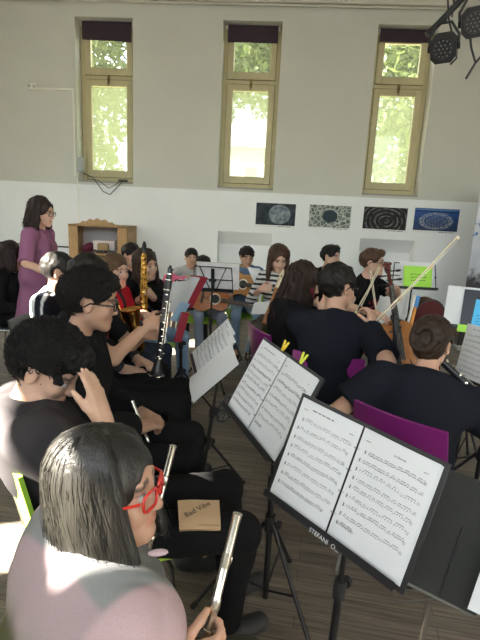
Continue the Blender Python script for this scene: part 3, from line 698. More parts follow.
# ring-shaped wire hoop hanging on stand B
r = empty('headphones', label='black wire hoop hanging from the left corner of the second stand', cat='hoop', M=MB_ @ Matrix.Translation((-.235, -.125, -.005)) @ Matrix.Rotation(radians(75), 4, 'Y'))
r.name = 'wire_hoop'
MB().tube([(.03 * cos(t), -.05 + .055 * sin(t), 0) for t in np.linspace(0, 2 * pi, 25)], .0032, 8).build('rim', M_BLK, r)
m = MB()
for k in range(4):
    t = pi * k / 4 + .3; m.tube([(.03 * cos(t), -.05 + .055 * sin(t), 0), (-.03 * cos(t), -.05 - .055 * sin(t), 0)], .0022, 6)
m.tube([(0, .005, 0), (.01, .03, .0)], .003, 6); m.build('spoke', M_BLK, r)
# loose sheets on stand C
for k, (x, y, rz, dz, lb) in enumerate([(-.150, .01, .02, .004, 'printed sheet furthest back on the slim stand'), (-.070, .0, -.02, .010, 'middle printed sheet overlapping on the slim stand'), (.150, -.02, -.06, .036, 'blank looking white sheet nearest the camera on the slim stand')]):
    r = empty('music_sheet', label=lb, cat='sheet music', group='loose sheets on the slim stand', M=MC @ Matrix.Translation((x, y, dz)) @ Matrix.Rotation(rz, 4, 'Z') @ Matrix.Rotation(.0 * (k == 2), 4, 'Y'))
    if k < 2: page(r, .205, .297, (0, 0, 0), 60 + k, 8, 1, leaves=1, bulge=.008, head=1)
    else: MB().grid(lambda u, v: ((u - .5) * .22, (v - .5) * .305, .012 * sin(u * pi)), 10, 3, .001).build('page', M_PAGE, r)
# stand D: the clarinet row's book of sheets, seen from behind
stD, MD = stand('black music stand with a red covered book, beyond the clarinet', (-.60, 3.25, 1.02), (.55, .82, -.16), (.43, -.1, .9), (-.63, 3.42), rot=.5, kind='wire', w=.27, h=.20)
M_RED = plain('red_cover', (.34, .03, .05), .5); M_BLUEP = plain('blue_plastic', (.06, .28, .62), .4); M_ORP = plain('orange_plastic', (.8, .32, .03), .4)
r = empty('music_book', label='tall red covered book standing open on the far stand', cat='book', M=MD @ Matrix.Translation((.04, .03, .020)) @ Matrix.Scale(.8, 4))
MB().grid(lambda u, v: ((u - .5) * .22, (v - .5) * .33, -.01 * sin(u * pi)), 6, 2, .006).build('cover', M_RED, r)
MB().grid(lambda u, v: ((u - .5) * .12 - .05, (v - .5) * .31, .006 - .01 * sin(u * pi)), 6, 2, .005).build('page', M_PAGE, r)
for k, (x, y, rz, mt, lb) in enumerate([(-.10, .01, .2, M_PAGE, 'white sheet leaning beside the red book on the far stand'), (-.03, -.10, -.1, plain('pale_blue_sheet', (.36, .55, .74), .6), 'pale blue sheet low on the stand with the red book')]):
    r = empty('music_sheet', label=lb, cat='sheet music', M=MD @ Matrix.Translation((x, y, .045 + .02 * k)) @ Matrix.Rotation(rz, 4, 'Z') @ Matrix.Scale(.85 - .33 * k, 4))
    MB().grid(lambda u, v: ((u - .5) * .2, (v - .5) * .29, .01 * sin(u * 3)), 8, 4, .001).build('page', mt, r)
tag(MB().box((0, 0, 0), (.06, .012, .22), bev=.004).build('pennant_cloth', M_RED), 'red cloth hanging below the stand with the red book', 'cloth').matrix_world = Matrix.Translation((-.60, 3.20, .80)) @ Matrix.Rotation(.25, 4, 'Y') @ Matrix.Rotation(.6, 4, 'Z')
# stand E: wire stand in front of the two children with guitars (seen from behind)
stE, ME = stand('black wire music stand seen from behind, before the child with the brown guitar', (-.52, 4.24, 1.0), (-.99, .05, 0), (.02, -.2, .97), (-.53, 4.22), rot=1.2, kind='wire', w=.36, h=.23, hub=.35, spread=.28)
r = empty('music_book', label='open picture book resting on the wire stand in front of the children', cat='book', M=ME @ Matrix.Translation((-.04, .03, .006)))
MB().box((.06, -.01, .0085), (.12, .11, .001)).box((-.09, .02, .0085), (.09, .10, .001)).build('illustration', plain('printed_picture', (.42, .20, .13), .6, var=.8, vscale=26), r, smooth=False)
MB().grid(lambda u, v: ((u - .5) * .38, (v - .5) * .24, .004), 6, 2, .006).build('page', plain('book_print', (.72, .70, .68), .6, var=.25, vscale=16), r)
tag(MB().box((-.50, 4.26, 1.135), (.46, .03, .022), bev=.005).build('wooden_ruler', M_PINE), 'thin strip of wood lying along the top of the picture book', 'strip')
# stand F: wire stand with the green note by the cellist
stF, MF = stand('black wire music stand with a lime green note, behind the raised bow', (1.29, 4.46, 1.10), (.985, .17, -.02), (-.05, .22, .97), (1.28, 4.52), rot=.2, kind='wire', w=.42, h=.23)
MF_n = MF
r = empty('paper_note', label='lime green note with handwriting clipped on the far wire stand', cat='note', M=MF @ Matrix.Translation((.02, -.01, .012)))
M_GRN = plain('lime_paper', (.36, .72, .07), .6)
MB().grid(lambda u, v: ((u - .5) * .27, (v - .5) * .20, .004 * sin(u * 4)), 8, 3, .001).build('paper', M_GRN, r)
m = MB(); rg = random.Random(9)
for j in range(3):
    x = -.07
    while x < .07: l = rg.uniform(.008, .022); m.box((x + l / 2, .025 - j * .026 + rg.uniform(-.003, .003), .0035), (l, .006, .003)); x += l + .008
m.build('handwriting', M_INK, r, smooth=False)
r = empty('music_sheet', label='white sheet standing behind the lime green note', cat='sheet music', M=MF @ Matrix.Translation((.02, .03, -.004)))
MB().grid(lambda u, v: ((u - .5) * .33, (v - .5) * .20, 0), 4, 2, .001).build('page', M_PAGE, r)
tag(MB().box((0, 0, 0), (.05, .018, .012), bev=.004).build('page_clip', M_ORP), 'orange clip at the upper right of the lime note', 'clip').matrix_world = MF @ Matrix.Translation((.14, .09, .016)) @ Matrix.Rotation(.5, 4, 'Z')
# stand G: black stand with blue note at the right edge
stG, MG = stand('black music stand with a blue note at the right edge of the picture', (1.28, 2.93, 1.09), (.93, -.36, 0), (.10, .27, .95), (1.26, 2.98), rot=.9, w=.40, h=.25)
r = empty('music_sheet', label='white sheet on the stand with the blue note', cat='sheet music', M=MG @ Matrix.Translation((-.10, -.0, .002)))
MB().grid(lambda u, v: ((u - .5) * .24, (v - .5) * .26, -.002), 4, 2, .001).build('page', M_PAGE, r)
r = empty('sheet_sleeve', label='dark blue black sleeve lying over the white sheet by the blue note', cat='sleeve', M=MG @ Matrix.Translation((-.015, .005, .008)))
MB().grid(lambda u, v: ((u - .5) * .22, (v - .5) * .22, .003 * sin(u * 5)), 6, 3, .002).build('plastic', plain('navy_sleeve', (.010, .012, .02), .3, spec=.3), r)
r = empty('paper_note', label='bright blue note with handwriting on the right hand stand', cat='note', M=MG @ Matrix.Translation((.015, -.03, .018)) @ Matrix.Rotation(-.06, 4, 'Z'))
MB().grid(lambda u, v: ((u - .5) * .15, (v - .5) * .17, .004 * sin(u * 4)), 8, 3, .001).build('paper', plain('blue_paper', (.08, .48, .82), .6), r)
m = MB()
for j in range(4):
    x = -.055
    while x < .05: l = rg.uniform(.006, .016); m.box((x + l / 2, -.01 - j * .018 + rg.uniform(-.002, .002), .0035), (l, .004, .003)); x += l + .006
m.build('handwriting', plain('blue_ink', (.02, .10, .35), .6), r, smooth=False)
tag(MB().box((0, 0, 0), (.02, .045, .014), bev=.004).build('page_clip', M_YEL), 'yellow clip under the blue note', 'clip').matrix_world = MG @ Matrix.Translation((.04, -.125, .044))
tag(MB().grid(lambda u, v: ((u - .5) * .07, (v - .5) * .045, 0), 3, 3, .001).build('paper_note', M_GRN), 'small lime green note low on the stand with the blue note', 'note').matrix_world = MG @ Matrix.Translation((-.10, -.128, .05))
# stand H: big white sheets in front of the woman with the bun
stH, MH = stand('black music stand holding wide white sheets before the woman with the bun', (1.115, 2.373, .935), (.38, -.925, .02), (.151, .05, .986), (1.15, 2.42), rot=.4, w=.42, h=.28)
r = empty('music_sheet', label='wide printed sheet in front of the woman with the bun', cat='sheet music', M=MH @ Matrix.Translation((-.105, .0, .006)))
page(r, .21, .297, (0, 0, 0), 81, 8, 1, leaves=1, bulge=.005, head=1)
r = empty('music_sheet', label='plain white sheet right of the printed one before the woman with the bun', cat='sheet music', M=MH @ Matrix.Translation((.11, -.005, .012)))
MB().grid(lambda u, v: ((u - .5) * .21, (v - .5) * .297, .008 * sin(u * pi)), 8, 3, .001).build('page', M_PAGE, r)
# stand I: black folder seen from behind on a chrome folding stand, right foreground
fr = nrm((.84, -.35, -.14)); up = nrm((.12, .22, .95))
MI = desk_frame((.520, 1.155, .79), fr, up)
r = empty('music_folder', label='matt black folder standing upright in the right foreground, seen from behind', cat='folder', M=MI)
MB().box((0, 0, 0), (.205, .33, .004), bev=.001).build('cover', plain('matt_charcoal_card', (.022, .023, .020), .8, bump=.15), r)
MB().box((.012, -.06, .003), (.006, .19, .003), bev=.001).build('spine_strap', M_COVER, r)
r = empty('music_sheet', label='white sheet in front of the black folder at the right picture edge', cat='sheet music', M=MI @ Matrix.Translation((.125, .005, .03)))
MB().grid(lambda u, v: ((u - .5) * .10, (v - .5) * .22 - .04, .0), 4, 3, .001).build('page', M_PAGE, r)
r = empty('music_sheet', label='small white slip above the sheet at the right picture edge', cat='sheet music', M=MI @ Matrix.Translation((.13, .125, .03)))
MB().grid(lambda u, v: ((u - .5) * .08, (v - .5) * .04, .0), 4, 3, .001).build('page', M_PAGE, r)
r = empty('folding_stand', (.49, 1.17, 0), 'chrome folding stand under the matt black folder', 'music stand')
o = V(.49, 1.17, 0); c0 = np.array(MI @ Vector((0, -.168, .0)))
MB().tube([c0 - fr * .10, c0 + fr * .10], .005, 8).tube([c0 - fr * .10, c0 - fr * .10 + V(.0, .02, -.10), c0 + fr * .0 + V(0, 0, -.01)], .004, 8).build('tray', plain('dull_steel', (.22, .22, .20), .4, 1.), r, off=o)
MB().tube([c0 + V(0, .02, 0), (.49, 1.19, .30)], .008, 8).build('pole', M_CHROME, r, off=o)
for k in range(3):
    a = .4 + k * 2 * pi / 3; MB().tube([(.49, 1.19, .32), (.49 + .27 * cos(a), 1.19 + .27 * sin(a), .012)], .007, 8).build('leg', M_CHROME, r, off=o)
MB().box((-.06, .035, .0), (.03, .02, .02), bev=.004).build('clamp', M_RUB, r).location = Vector(c0 - o)

# ------------------------------------------------------------------ roll-up banner at the right
def banner_mat():
    m, nt, p = newmat('banner_print'); tc = nd(nt, 'ShaderNodeTexCoord'); sp = nd(nt, 'ShaderNodeSeparateXYZ'); lk(nt, tc.outputs['Object'], sp.inputs[0])
    n = nd(nt, 'ShaderNodeTexNoise', i_Scale=9., i_Detail=5.); lk(nt, tc.outputs['Object'], n.inputs['Vector'])
    r = nd(nt, 'ShaderNodeValToRGB'); cr = r.color_ramp
    cr.elements.new(.5); cr.elements.new(.5); cr.elements.new(.5)
    for e, (q, c) in zip(cr.elements, [(0, (.04, .03, .035)), (.42, (.05, .045, .05)), (.50, (.55, .58, .64)), (.62, (.66, .68, .74)), (1, (.74, .76, .8))]): e.position = q; e.color = c4(c)
    ad = nd(nt, 'ShaderNodeMath', operation='MULTIPLY_ADD', i_1=.35); lk(nt, n.outputs['Fac'], ad.inputs[0])
    mr = nd(nt, 'ShaderNodeMapRange', i_1=-1., i_2=1., i_3=-.17, i_4=.83); lk(nt, sp.outputs['Z'], mr.inputs[0]); lk(nt, mr.outputs[0], ad.inputs[2]); lk(nt, ad.outputs[0], r.inputs[0])
    bl = nd(nt, 'ShaderNodeTexNoise', i_Scale=14., i_Detail=3.); lk(nt, tc.outputs['Object'], bl.inputs['Vector'])
    zz = nd(nt, 'ShaderNodeMapRange', interpolation_type='SMOOTHSTEP', i_1=.36, i_2=.40); lk(nt, sp.outputs['Z'], zz.inputs[0])
    z2 = nd(nt, 'ShaderNodeMapRange', interpolation_type='SMOOTHSTEP', i_1=.56, i_2=.52); lk(nt, sp.outputs['Z'], z2.inputs[0])
    b2 = nd(nt, 'ShaderNodeMapRange', i_1=.52, i_2=.56); lk(nt, bl.outputs['Fac'], b2.inputs[0])
    a = nd(nt, 'ShaderNodeMath', operation='MULTIPLY'); lk(nt, zz.outputs[0], a.inputs[0]); lk(nt, z2.outputs[0], a.inputs[1])
    b = nd(nt, 'ShaderNodeMath', operation='MULTIPLY'); lk(nt, a.outputs[0], b.inputs[0]); lk(nt, b2.outputs[0], b.inputs[1])
    mx = nd(nt, 'ShaderNodeMix', data_type='RGBA'); lk(nt, b.outputs[0], mx.inputs[0]); lk(nt, r.outputs[0], mx.inputs[6]); mx.inputs[7].default_value = (.03, .16, .5, 1)
    lk(nt, mx.outputs[2], p.inputs['Base Color']); p.inputs['Roughness'].default_value = .4; return m
r = empty('roll_up_banner', (2.82, 6.25, 0), 'tall printed roll up banner with blue mark at the right edge', 'banner')
bo = MB().box((0, 0, 0), (.85, .006, 2.0)).build('print', banner_mat(), r, smooth=False); bo.location = (0, 0, 1.05); r.rotation_euler = (0, 0, radians(14))
MB().box((0, 0, .03), (.88, .12, .06), bev=.01).build('cassette', M_GREYP, r); MB().box((0, 0, 2.06), (.86, .015, .02), bev=.003).build('top_rail', M_GREYP, r); MB().tube([(0, .03, .05), (0, .02, 2.06)], .008, 8).build('pole', M_GREYP, r)

# ------------------------------------------------------------------ stage lamps hanging at the upper right
M_LAMP = plain('matt_black_metal', (.018, .018, .02), .5); M_LENS = plain('lens_plastic', (.16, .165, .17), .15, spec=.6); M_LFACE = plain('lamp_face', (.02, .02, .022), .35)
def lamp(pos, aim, label, roll=0):
    r = empty('stage_lamp', label=label, cat='spotlight', group='stage lamps', M=frame(pos, aim, (.96, .1, .28)) @ Matrix.Scale(.84, 4))
    MB().prism([(x * .098, y * .106) for x, y in ((-1, -.6), (-.6, -1), (.6, -1), (1, -.6), (1, .6), (.6, 1), (-.6, 1), (-1, .6))], -.06, .035).lathe([(.09, -.13), (.10, -.06)], 14).build('housing', M_LAMP, r)
    MB().lathe([(.082, .035), (.088, .048), (.076, .048), (.074, .04)], 24, caps=False).lathe([(.075, .036), (.075, .040)], 24).build('face', M_LFACE, r)
    for k in range(19):
        ring = 0 if k == 0 else (1 if k < 7 else 2); a = 0 if ring == 0 else (k - 1) * pi / 3 if ring == 1 else (k - 7) * pi / 6
        MB().ball((ring * .030 * cos(a), ring * .030 * sin(a), .042), (.008, .008, .005), 8, 4).build('lens', M_LENS, r)
    MB().tube([(-.108, 0, -.02), (-.11, .08, -.05), (-.05, .17, -.07), (.05, .17, -.07), (.11, .08, -.05), (.108, 0, -.02)], .011, 8).build('yoke', M_LAMP, r)
    for s in (-1, 1): MB().lathe([(.024, 0), (.024, .022)], 10, (s * .10, 0, -.02), (s, 0, 0)).build('knob', M_RUB, r)
    MB().box((0, .19, -.07), (.03, .05, .04), bev=.006).build('clamp', M_LAMP, r)
bar = tag(MB().tube([(.98, 3.80, 2.865), (1.40, 3.82, 3.335), (1.75, 3.84, 3.72)], .021, 12).tube([(1.4, 3.82, 3.33), (1.4, 3.82, 4.3)], .02, 12).lathe([(.026, -.02), (.026, .01)], 12, (.985, 3.80, 2.87), (.42, .02, .47)).build('lighting_bar', M_LAMP), 'black slanting lighting bar hanging from the ceiling with two lamps on it', 'lighting bar')
lamp((1.065, 3.70, 2.745), (-.30, -.80, -.42), 'stage lamp hanging lower, left of the pair on the slanting bar')
lamp((1.235, 3.66, 2.895), (-.22, -.85, -.38), 'stage lamp hanging higher at the right edge of the picture')
M_LC = M_CABLE
tag(MB().tube([(1.07, 3.80, 3.6), (1.06, 3.8, 3.2), (1.10, 3.79, 2.96), (1.13, 3.77, 2.86), (1.17, 3.76, 2.78), (1.175, 3.75, 2.70), (1.14, 3.75, 2.66)], .007, 6).tube([(1.12, 3.8, 4.3), (1.14, 3.8, 3.4), (1.12, 3.79, 2.97)], .006, 6).tube([(1.03, 3.8, 4.3), (1.06, 3.8, 3.3), (1.13, 3.79, 3.02)], .006, 6).build('lamp_cable', M_LC), 'thin black cables looping from the ceiling to the lower stage lamp', 'cable')
tag(MB().tube([(1.24, 3.72, 2.82), (1.25, 3.71, 2.76), (1.29, 3.70, 2.66), (1.235, 3.68, 2.555)], .008, 6).tube([(1.29, 3.70, 2.66), (1.36, 3.72, 2.75), (1.5, 3.73, 2.9)], .008, 6).build('lamp_cable', M_LC), 'black cable with a loose end hanging below the higher stage lamp', 'cable')

# ------------------------------------------------------------------ instruments
M_SILVER = plain('silver_plate', (.72, .69, .62), .24, 1.); M_GOLD = plain('lacquered_brass', (.62, .36, .09), .26, 1.); M_EBON = plain('ebony', (.012, .012, .013), .35)
M_SPRUCE = wood_mat('orange_spruce', (.42, .17, .035), (.58, .27, .07), (20, 2, 2), .25, .6); M_VARN = wood_mat('red_brown_varnish', (.22, .06, .015), (.38, .12, .03), (16, 2, 2), .2, .8)
M_DKVARN = wood_mat('dark_red_varnish', (.07, .01, .01), (.14, .02, .018), (16, 2, 2), .2, .8); M_PALEW = wood_mat('pale_maple', (.66, .56, .38), (.78, .70, .52), (3, 3, 12), .35, .3)
M_ROSE = wood_mat('rosewood', (.05, .025, .015), (.10, .05, .03), (4, 20, 4), .4); M_PEAR = wood_mat('pearwood', (.30, .12, .05), (.42, .18, .08), (3, 3, 12), .35, .3); M_PINKW = plain('pink_lacquer', (.75, .10, .22), .3, coat=.5)
M_STRING = plain('steel_string', (.6, .58, .52), .35, 1.)
def keys(r, n, z0, z1, rad, body, mat, seed=1, side=0.):
    rg = random.Random(seed)
    for k in range(n):
        z = z0 + (z1 - z0) * k / (n - 1); a = side + rg.uniform(-.5, .5)
        d = V(cos(a), sin(a), 0); c = d * body + V(0, 0, z)
        MB().lathe([(rad * .5, -.002), (rad * .5, .004), (rad, .005), (rad, .0075), (rad * .6, .0085)], 10, c, d).build('key', mat, r)
def flute(top, bottom, label, hint=(1, 0, 0)):
    top, bottom = np.array(top, float), np.array(bottom, float)
    r = empty('flute', label=label, cat='flute', group='silver flutes', M=frame(bottom, top - bottom, hint))
    L = .67
    MB().lathe([(.0098, .44), (.0098, .475), (.0112, .478), (.0112, .50), (.0098, .503), (.0095, L - .012), (.0105, L - .012), (.0108, L - .002), (.008, L)], 18).build('head_joint', M_SILVER, r)
    MB().ball((.0075, 0, .575), (.005, .010, .014), 12, 8).lathe([(.0105, .560), (.0110, .575), (.0105, .59)], 14, caps=False).build('lip_plate', M_SILVER, r)
    b = MB().lathe([(.0095, .14), (.0095, .44)], 18)
    for z in (.145, .30, .435): b.lathe([(.0095, z - .004), (.0115, z - .003), (.0115, z + .003), (.0095, z + .004)], 18, caps=False)
    b.build('body_tube', M_SILVER, r)
    MB().lathe([(.0095, 0), (.0105, .002), (.0105, .006), (.0095, .007), (.0095, .138), (.011, .14)], 18).build('foot_joint', M_SILVER, r)
    rd = MB()
    for a in (.7, -.7): rd.tube([(.0145 * cos(a), .0145 * sin(a), .15), (.0145 * cos(a), .0145 * sin(a), .42)], .0018, 6)
    for z in np.linspace(.16, .41, 9): rd.tube([(.008, .005, z), (.0148 * cos(.7), .0148 * sin(.7), z)], .0016, 6)
    rd.build('rod', M_SILVER, r)
    keys(r, 13, .03, .42, .0075, .0098, M_SILVER, 3)
    return r
def clarinet(top, bell, label, hint=(0, -1, 0), s=1.):
    top, bell = np.array(top, float), np.array(bell, float)
    r = empty('clarinet', label=label, cat='clarinet', group='black clarinets', M=frame(bell, top - bell, hint) @ Matrix.Diagonal((1.22, 1.22, s, 1)))
    MB().lathe([(.033, 0), (.034, .004), (.030, .01), (.022, .04), (.017, .08), (.0145, .11)], 20).build('bell', M_EBON, r)
    MB().lathe([(.0135, .11), (.0135, .33), (.015, .335), (.0135, .34), (.013, .53)], 18).build('body_tube', M_EBON, r)
    MB().lathe([(.0155, .53), (.0165, .56), (.015, .59)], 18).build('barrel', M_EBON, r)
    MB().lathe([(.012, .59), (.0125, .62), (.009, .655), (.004, .678)], 14).box((.004, 0, .64), (.012, .018, .05), bev=.003).build('mouthpiece', M_EBON, r)
    for z, q in ((.11, .0165), (.335, .0165), (.53, .017), (.59, .0165), (.002, .0352), (.625, .014)): MB().lathe([(q - .002, z - .004), (q, z - .003), (q, z + .003), (q - .002, z + .004)], 18, caps=False).build('ring', M_SILVER, r)
    rd = MB()
    for a in (.6, 2.): rd.tube([(.0175 * cos(a), .0175 * sin(a), .2), (.0175 * cos(a), .0175 * sin(a), .46)], .0011, 6)
    for z in np.linspace(.15, .49, 8): rd.tube([(.012, .006, z), (.019 * cos(.6), .019 * sin(.6), z)], .002, 6)
    rd.build('rod', M_SILVER, r)
    keys(r, 10, .12, .5, .0065, .0138, M_SILVER, 5); keys(r, 6, .14, .46, .006, .0138, M_SILVER, 8, 1.9)
    return r
def soprano_sax(top, bell, label, hint=(0, -1, 0)):
    top, bell = np.array(top, float), np.array(bell, float); L = np.linalg.norm(top - bell)
    r = empty('soprano_saxophone', label=label, cat='saxophone', M=frame(bell, top - bell, hint))
    MB().lathe([(.056, 0), (.058, .003), (.052, .012), (.040, .05), (.033, .10), (.018, L - .12), (.012, L - .08)], 22).build('body_tube', M_GOLD, r)
    MB().lathe([(.013, L - .10), (.019, L - .08), (.018, L - .03), (.009, L)], 14).build('mouthpiece', M_EBON, r)
    rd = MB()
    for a in (.6, -.8): rd.tube([(.042 * cos(a), .042 * sin(a), .10), (.026 * cos(a), .026 * sin(a), L - .14)], .004, 6)
    for z in np.linspace(.12, L - .15, 9):
        q = .035 - .016 * z / L; rd.tube([(q, 0, z), (q + .010, .012, z), (q + .004, .02, z)], .003, 6)
    rd.build('key_guard', M_GOLD, r); keys(r, 13, .07, L - .14, .016, .030, M_GOLD, 4); keys(r, 7, .10, L - .2, .014, .030, M_GOLD, 6, 1.5)
    return r
def alto_sax(M, label):
    r = empty('alto_saxophone', label=label, cat='saxophone', M=M)
    pts = [(0, 0, .50), (0, 0, .2), (0, 0, .03), (.012, 0, -.03), (.05, 0, -.06), (.09, 0, -.03), (.105, 0, .03), (.125, 0, .14), (.15, 0, .22)]
    MB().tube(pts, [.013, .022, .030, .033, .035, .037, .040, .050, .066], 18).build('body_tube', M_GOLD, r)
    MB().lathe([(.058, -.012), (.070, 0), (.068, .003), (.05, -.01)], 20, (.152, 0, .228), (.28, 0, .95)).build('bell_rim', M_GOLD, r)
    MB().tube([(0, 0, .49), (0, 0, .54), (-.02, 0, .575), (-.07, 0, .585), (-.11, 0, .57)], [.013, .012, .011, .009, .008], 12).build('neck_pipe', M_GOLD, r)
    MB().tube([(-.10, 0, .572), (-.18, 0, .55)], [.012, .006], 10).build('mouthpiece', M_EBON, r)
    rd = MB()
    for a in (1.2, -1.2): rd.tube([(.034 * cos(a), .034 * sin(a), .02), (.02 * cos(a), .02 * sin(a), .47)], .003, 6)
    rd.build('rod', M_GOLD, r); keys(r, 9, .03, .46, .017, .027, M_GOLD, 2, 1.4); keys(r, 3, .05, .16, .02, .045, M_GOLD, 3, -1.5)
    return r
def outline(stations, n=10):
    """half widths at heights -> closed smooth outline"""
    ys = np.array([s[0] for s in stations]); xs = np.array([s[1] for s in stations])
    t = np.linspace(0, len(ys) - 1, (len(ys) - 1) * n + 1)
    def cr(p):
        o = []
        for q in t:
            i = min(int(q), len(p) - 2); f = q - i; a, b, c, d = p[max(i - 1, 0)], p[i], p[i + 1], p[min(i + 2, len(p) - 1)]
            o.append(.5 * (2 * b + (c - a) * f + (2 * a - 5 * b + 4 * c - d) * f * f + (3 * b - a - 3 * c + d) * f ** 3))
        return np.array(o)
    Y, X = cr(ys), np.maximum(cr(xs), 0)
    return [(x, y) for x, y in zip(X, Y)] + [(-x, y) for x, y in zip(X[::-1], Y[::-1])][1:-1]
def guitar(M, label, s=1., wood=None, group=None):
    wood = wood or M_SPRUCE
    r = empty('guitar', label=label, cat='guitar', group=group, M=M)
    ol = outline([(-.235, 0), (-.232, .08), (-.19, .155), (-.11, .183), (-.03, .15), (.04, .12), (.11, .132), (.18, .125), (.225, .08), (.24, 0)], 6)
    ol = [(x * s, y * s) for x, y in ol]
    MB().prism(ol, -.045 * s, .045 * s).build('body', M_ROSE if wood is M_SPRUCE else wood, r, ang=50)
    MB().prism([(x * .985, y * .985) for x, y in ol], .045 * s, .049 * s).build('soundboard', wood, r, ang=50)
    MB().lathe([(.058, .0495), (.058, .0505), (.045, .0507)], 24, (0, .06 * s, 0)).build('rosette', M_PALEW, r)
    MB().lathe([(.044, .050), (.044, .0512)], 24, (0, .06 * s, 0)).build('sound_hole', M_EBON, r)
    MB().box((0, -.11 * s, .055 * s), (.17 * s, .03 * s, .012), bev=.003).build('bridge', M_ROSE, r)
    MB().box((0, .40 * s, .040 * s), (.052 * s, .40 * s, .02), bev=.006).build('neck', M_VARN, r)
    MB().box((0, .34 * s, .056 * s), (.052 * s, .54 * s, .007), bev=.002).build('fingerboard', M_ROSE, r)
    hd = MB().box((0, .68 * s, .036 * s), (.072 * s, .17 * s, .014), Matrix.Rotation(-.2, 3, 'X'), bev=.004).build('headstock', M_ROSE, r)
    for q in (-1, 1):
        for k in range(3): MB().tube([(q * .036 * s, (.63 + .045 * k) * s, .036 * s), (q * .058 * s, (.63 + .045 * k) * s, .036 * s)], .003, 6).box((q * .062 * s, (.63 + .045 * k) * s, .036 * s), (.008, .016, .012), bev=.003).build('tuning_peg', M_PALEW, hd)
    st = MB()
    for k in range(6): x = (k - 2.5) * .0085 * s; st.tube([(x, -.11 * s, .062 * s), (x * .8, .61 * s, .062 * s)], .0007, 4)
    st.build('strings', M_STRING, r)
    return r
def fiddle(name, M, label, s=1., wood=None, cat=None, ep=False, group=None, grow=1., headwood=None, fw=1.):
    wood = wood or M_VARN
    r = empty(name, label=label, cat=cat or name, group=group, M=M)
    ol = outline([(-.178, 0), (-.176, .05), (-.14, .095), (-.09, .104), (-.055, .09), (-.048, .098), (-.03, .064), (.0, .056), (.03, .06), (.055, .080), (.062, .072), (.10, .084), (.14, .075), (.172, .035), (.178, 0)], 5)
    ol = [(x * s, y * s) for x, y in ol]; th = .019 * s * grow
    MB().prism([(x * .97, y * .97) for x, y in ol], -th, th).build('ribs', wood, r, ang=50)
    for q, nm in ((1, 'top_plate'), (-1, 'back_plate')):
        m = MB(); c = (0, 0); n = len(ol); vs = []
        for f, h in ((1, 0), (1, .3), (.93, .5), (.75, .8), (.45, 1.), (0.02, 1.1)): vs += [(x * f, y * f, q * (th + .012 * s * h)) for x, y in ol]
        m.add(vs, [(i * n + k, i * n + (k + 1) % n, (i + 1) * n + (k + 1) % n, (i + 1) * n + k) for i in range(5) for k in range(n)] + [tuple(5 * n + k for k in range(n)), tuple(range(n - 1, -1, -1))])
        m.build(nm, wood, r, ang=60)
    zt = th + .013 * s
    for q in (-1, 1): MB().tube([(q * .045 * s, -.045 * s, zt - .001), (q * .036 * s, -.02 * s, zt), (q * .040 * s, .005 * s, zt), (q * .030 * s, .032 * s, zt)], .0022 * s, 6).build('f_hole', M_EBON, r)
    MB().box((0, -.018 * s, zt + .014 * s), (.042 * s, .004 * s, .030 * s), bev=.001).build('bridge', M_PALEW, r)
    MB().prism([(-.022 * s, -.15 * s), (.022 * s, -.15 * s), (.012 * s, -.05 * s), (-.012 * s, -.05 * s)], zt + .004 * s, zt + .011 * s).build('tailpiece', M_EBON, r)
    MB().add([(x * s * fw, y * s, zz * s + zt) for x, y, zz in ((-.02, .03, .016), (.02, .03, .016), (.012, .30, .004), (-.012, .30, .004), (-.02, .03, .023), (.02, .03, .023), (.012, .30, .011), (-.012, .30, .011))], [(0, 1, 2, 3), (4, 7, 6, 5), (0, 4, 5, 1), (1, 5, 6, 2), (2, 6, 7, 3), (3, 7, 4, 0)]).build('fingerboard', M_EBON, r)
    MB().tube([(0, .16 * s, zt - .012 * s), (0, .30 * s, zt - .006 * s), (0, .37 * s, zt - .012 * s)], [.016 * s * fw, .012 * s * fw, .011 * s * fw], 10).build('neck', headwood or wood, r)
    sp = [(0, (.37 + .02 * f) * s + .011 * s * (1.2 - f) * cos(f * 11), zt - .014 * s - .011 * s * (1.2 - f) * sin(f * 11)) for f in np.linspace(0, 1, 22)]
    MB().tube(sp, [(.012 - .006 * f) * s for f in np.linspace(0, 1, 22)], 8).ball((0, .392 * s, zt - .014 * s), (.017 * s, .008 * s, .008 * s), 10, 6).build('scroll', headwood or wood, r)
    for k in range(4):
        q = 1 if k % 2 else -1; y = (.31 + .017 * k) * s
        MB().tube([(-q * .012 * s, y, zt - .008 * s), (q * .024 * s, y, zt - .008 * s)], .0028 * s, 8).ball((q * .033 * s, y, zt - .008 * s), (.011 * s, .0035 * s, .009 * s), 10, 6).build('tuning_peg', M_EBON, r)
    st = MB()
    for k in range(4): x = (k - 1.5) * .0095 * s * fw; st.tube([(x * .8, -.05 * s, zt + .012 * s), (x, -.018 * s, zt + .030 * s), (x * .5, .30 * s, zt + .012 * s)], .00028 * s, 4)
    st.build('strings', M_STRING, r)
    if ep: MB().tube([(0, -.175 * s, 0), (0, -.175 * s - .28, 0)], .006, 8).build('end_pin', M_STRING, r)
    else: MB().ball((-.05 * s, -.15 * s, zt + .01 * s), (.035 * s, .025 * s, .008 * s), 12, 6).build('chin_rest', M_EBON, r)
    return r
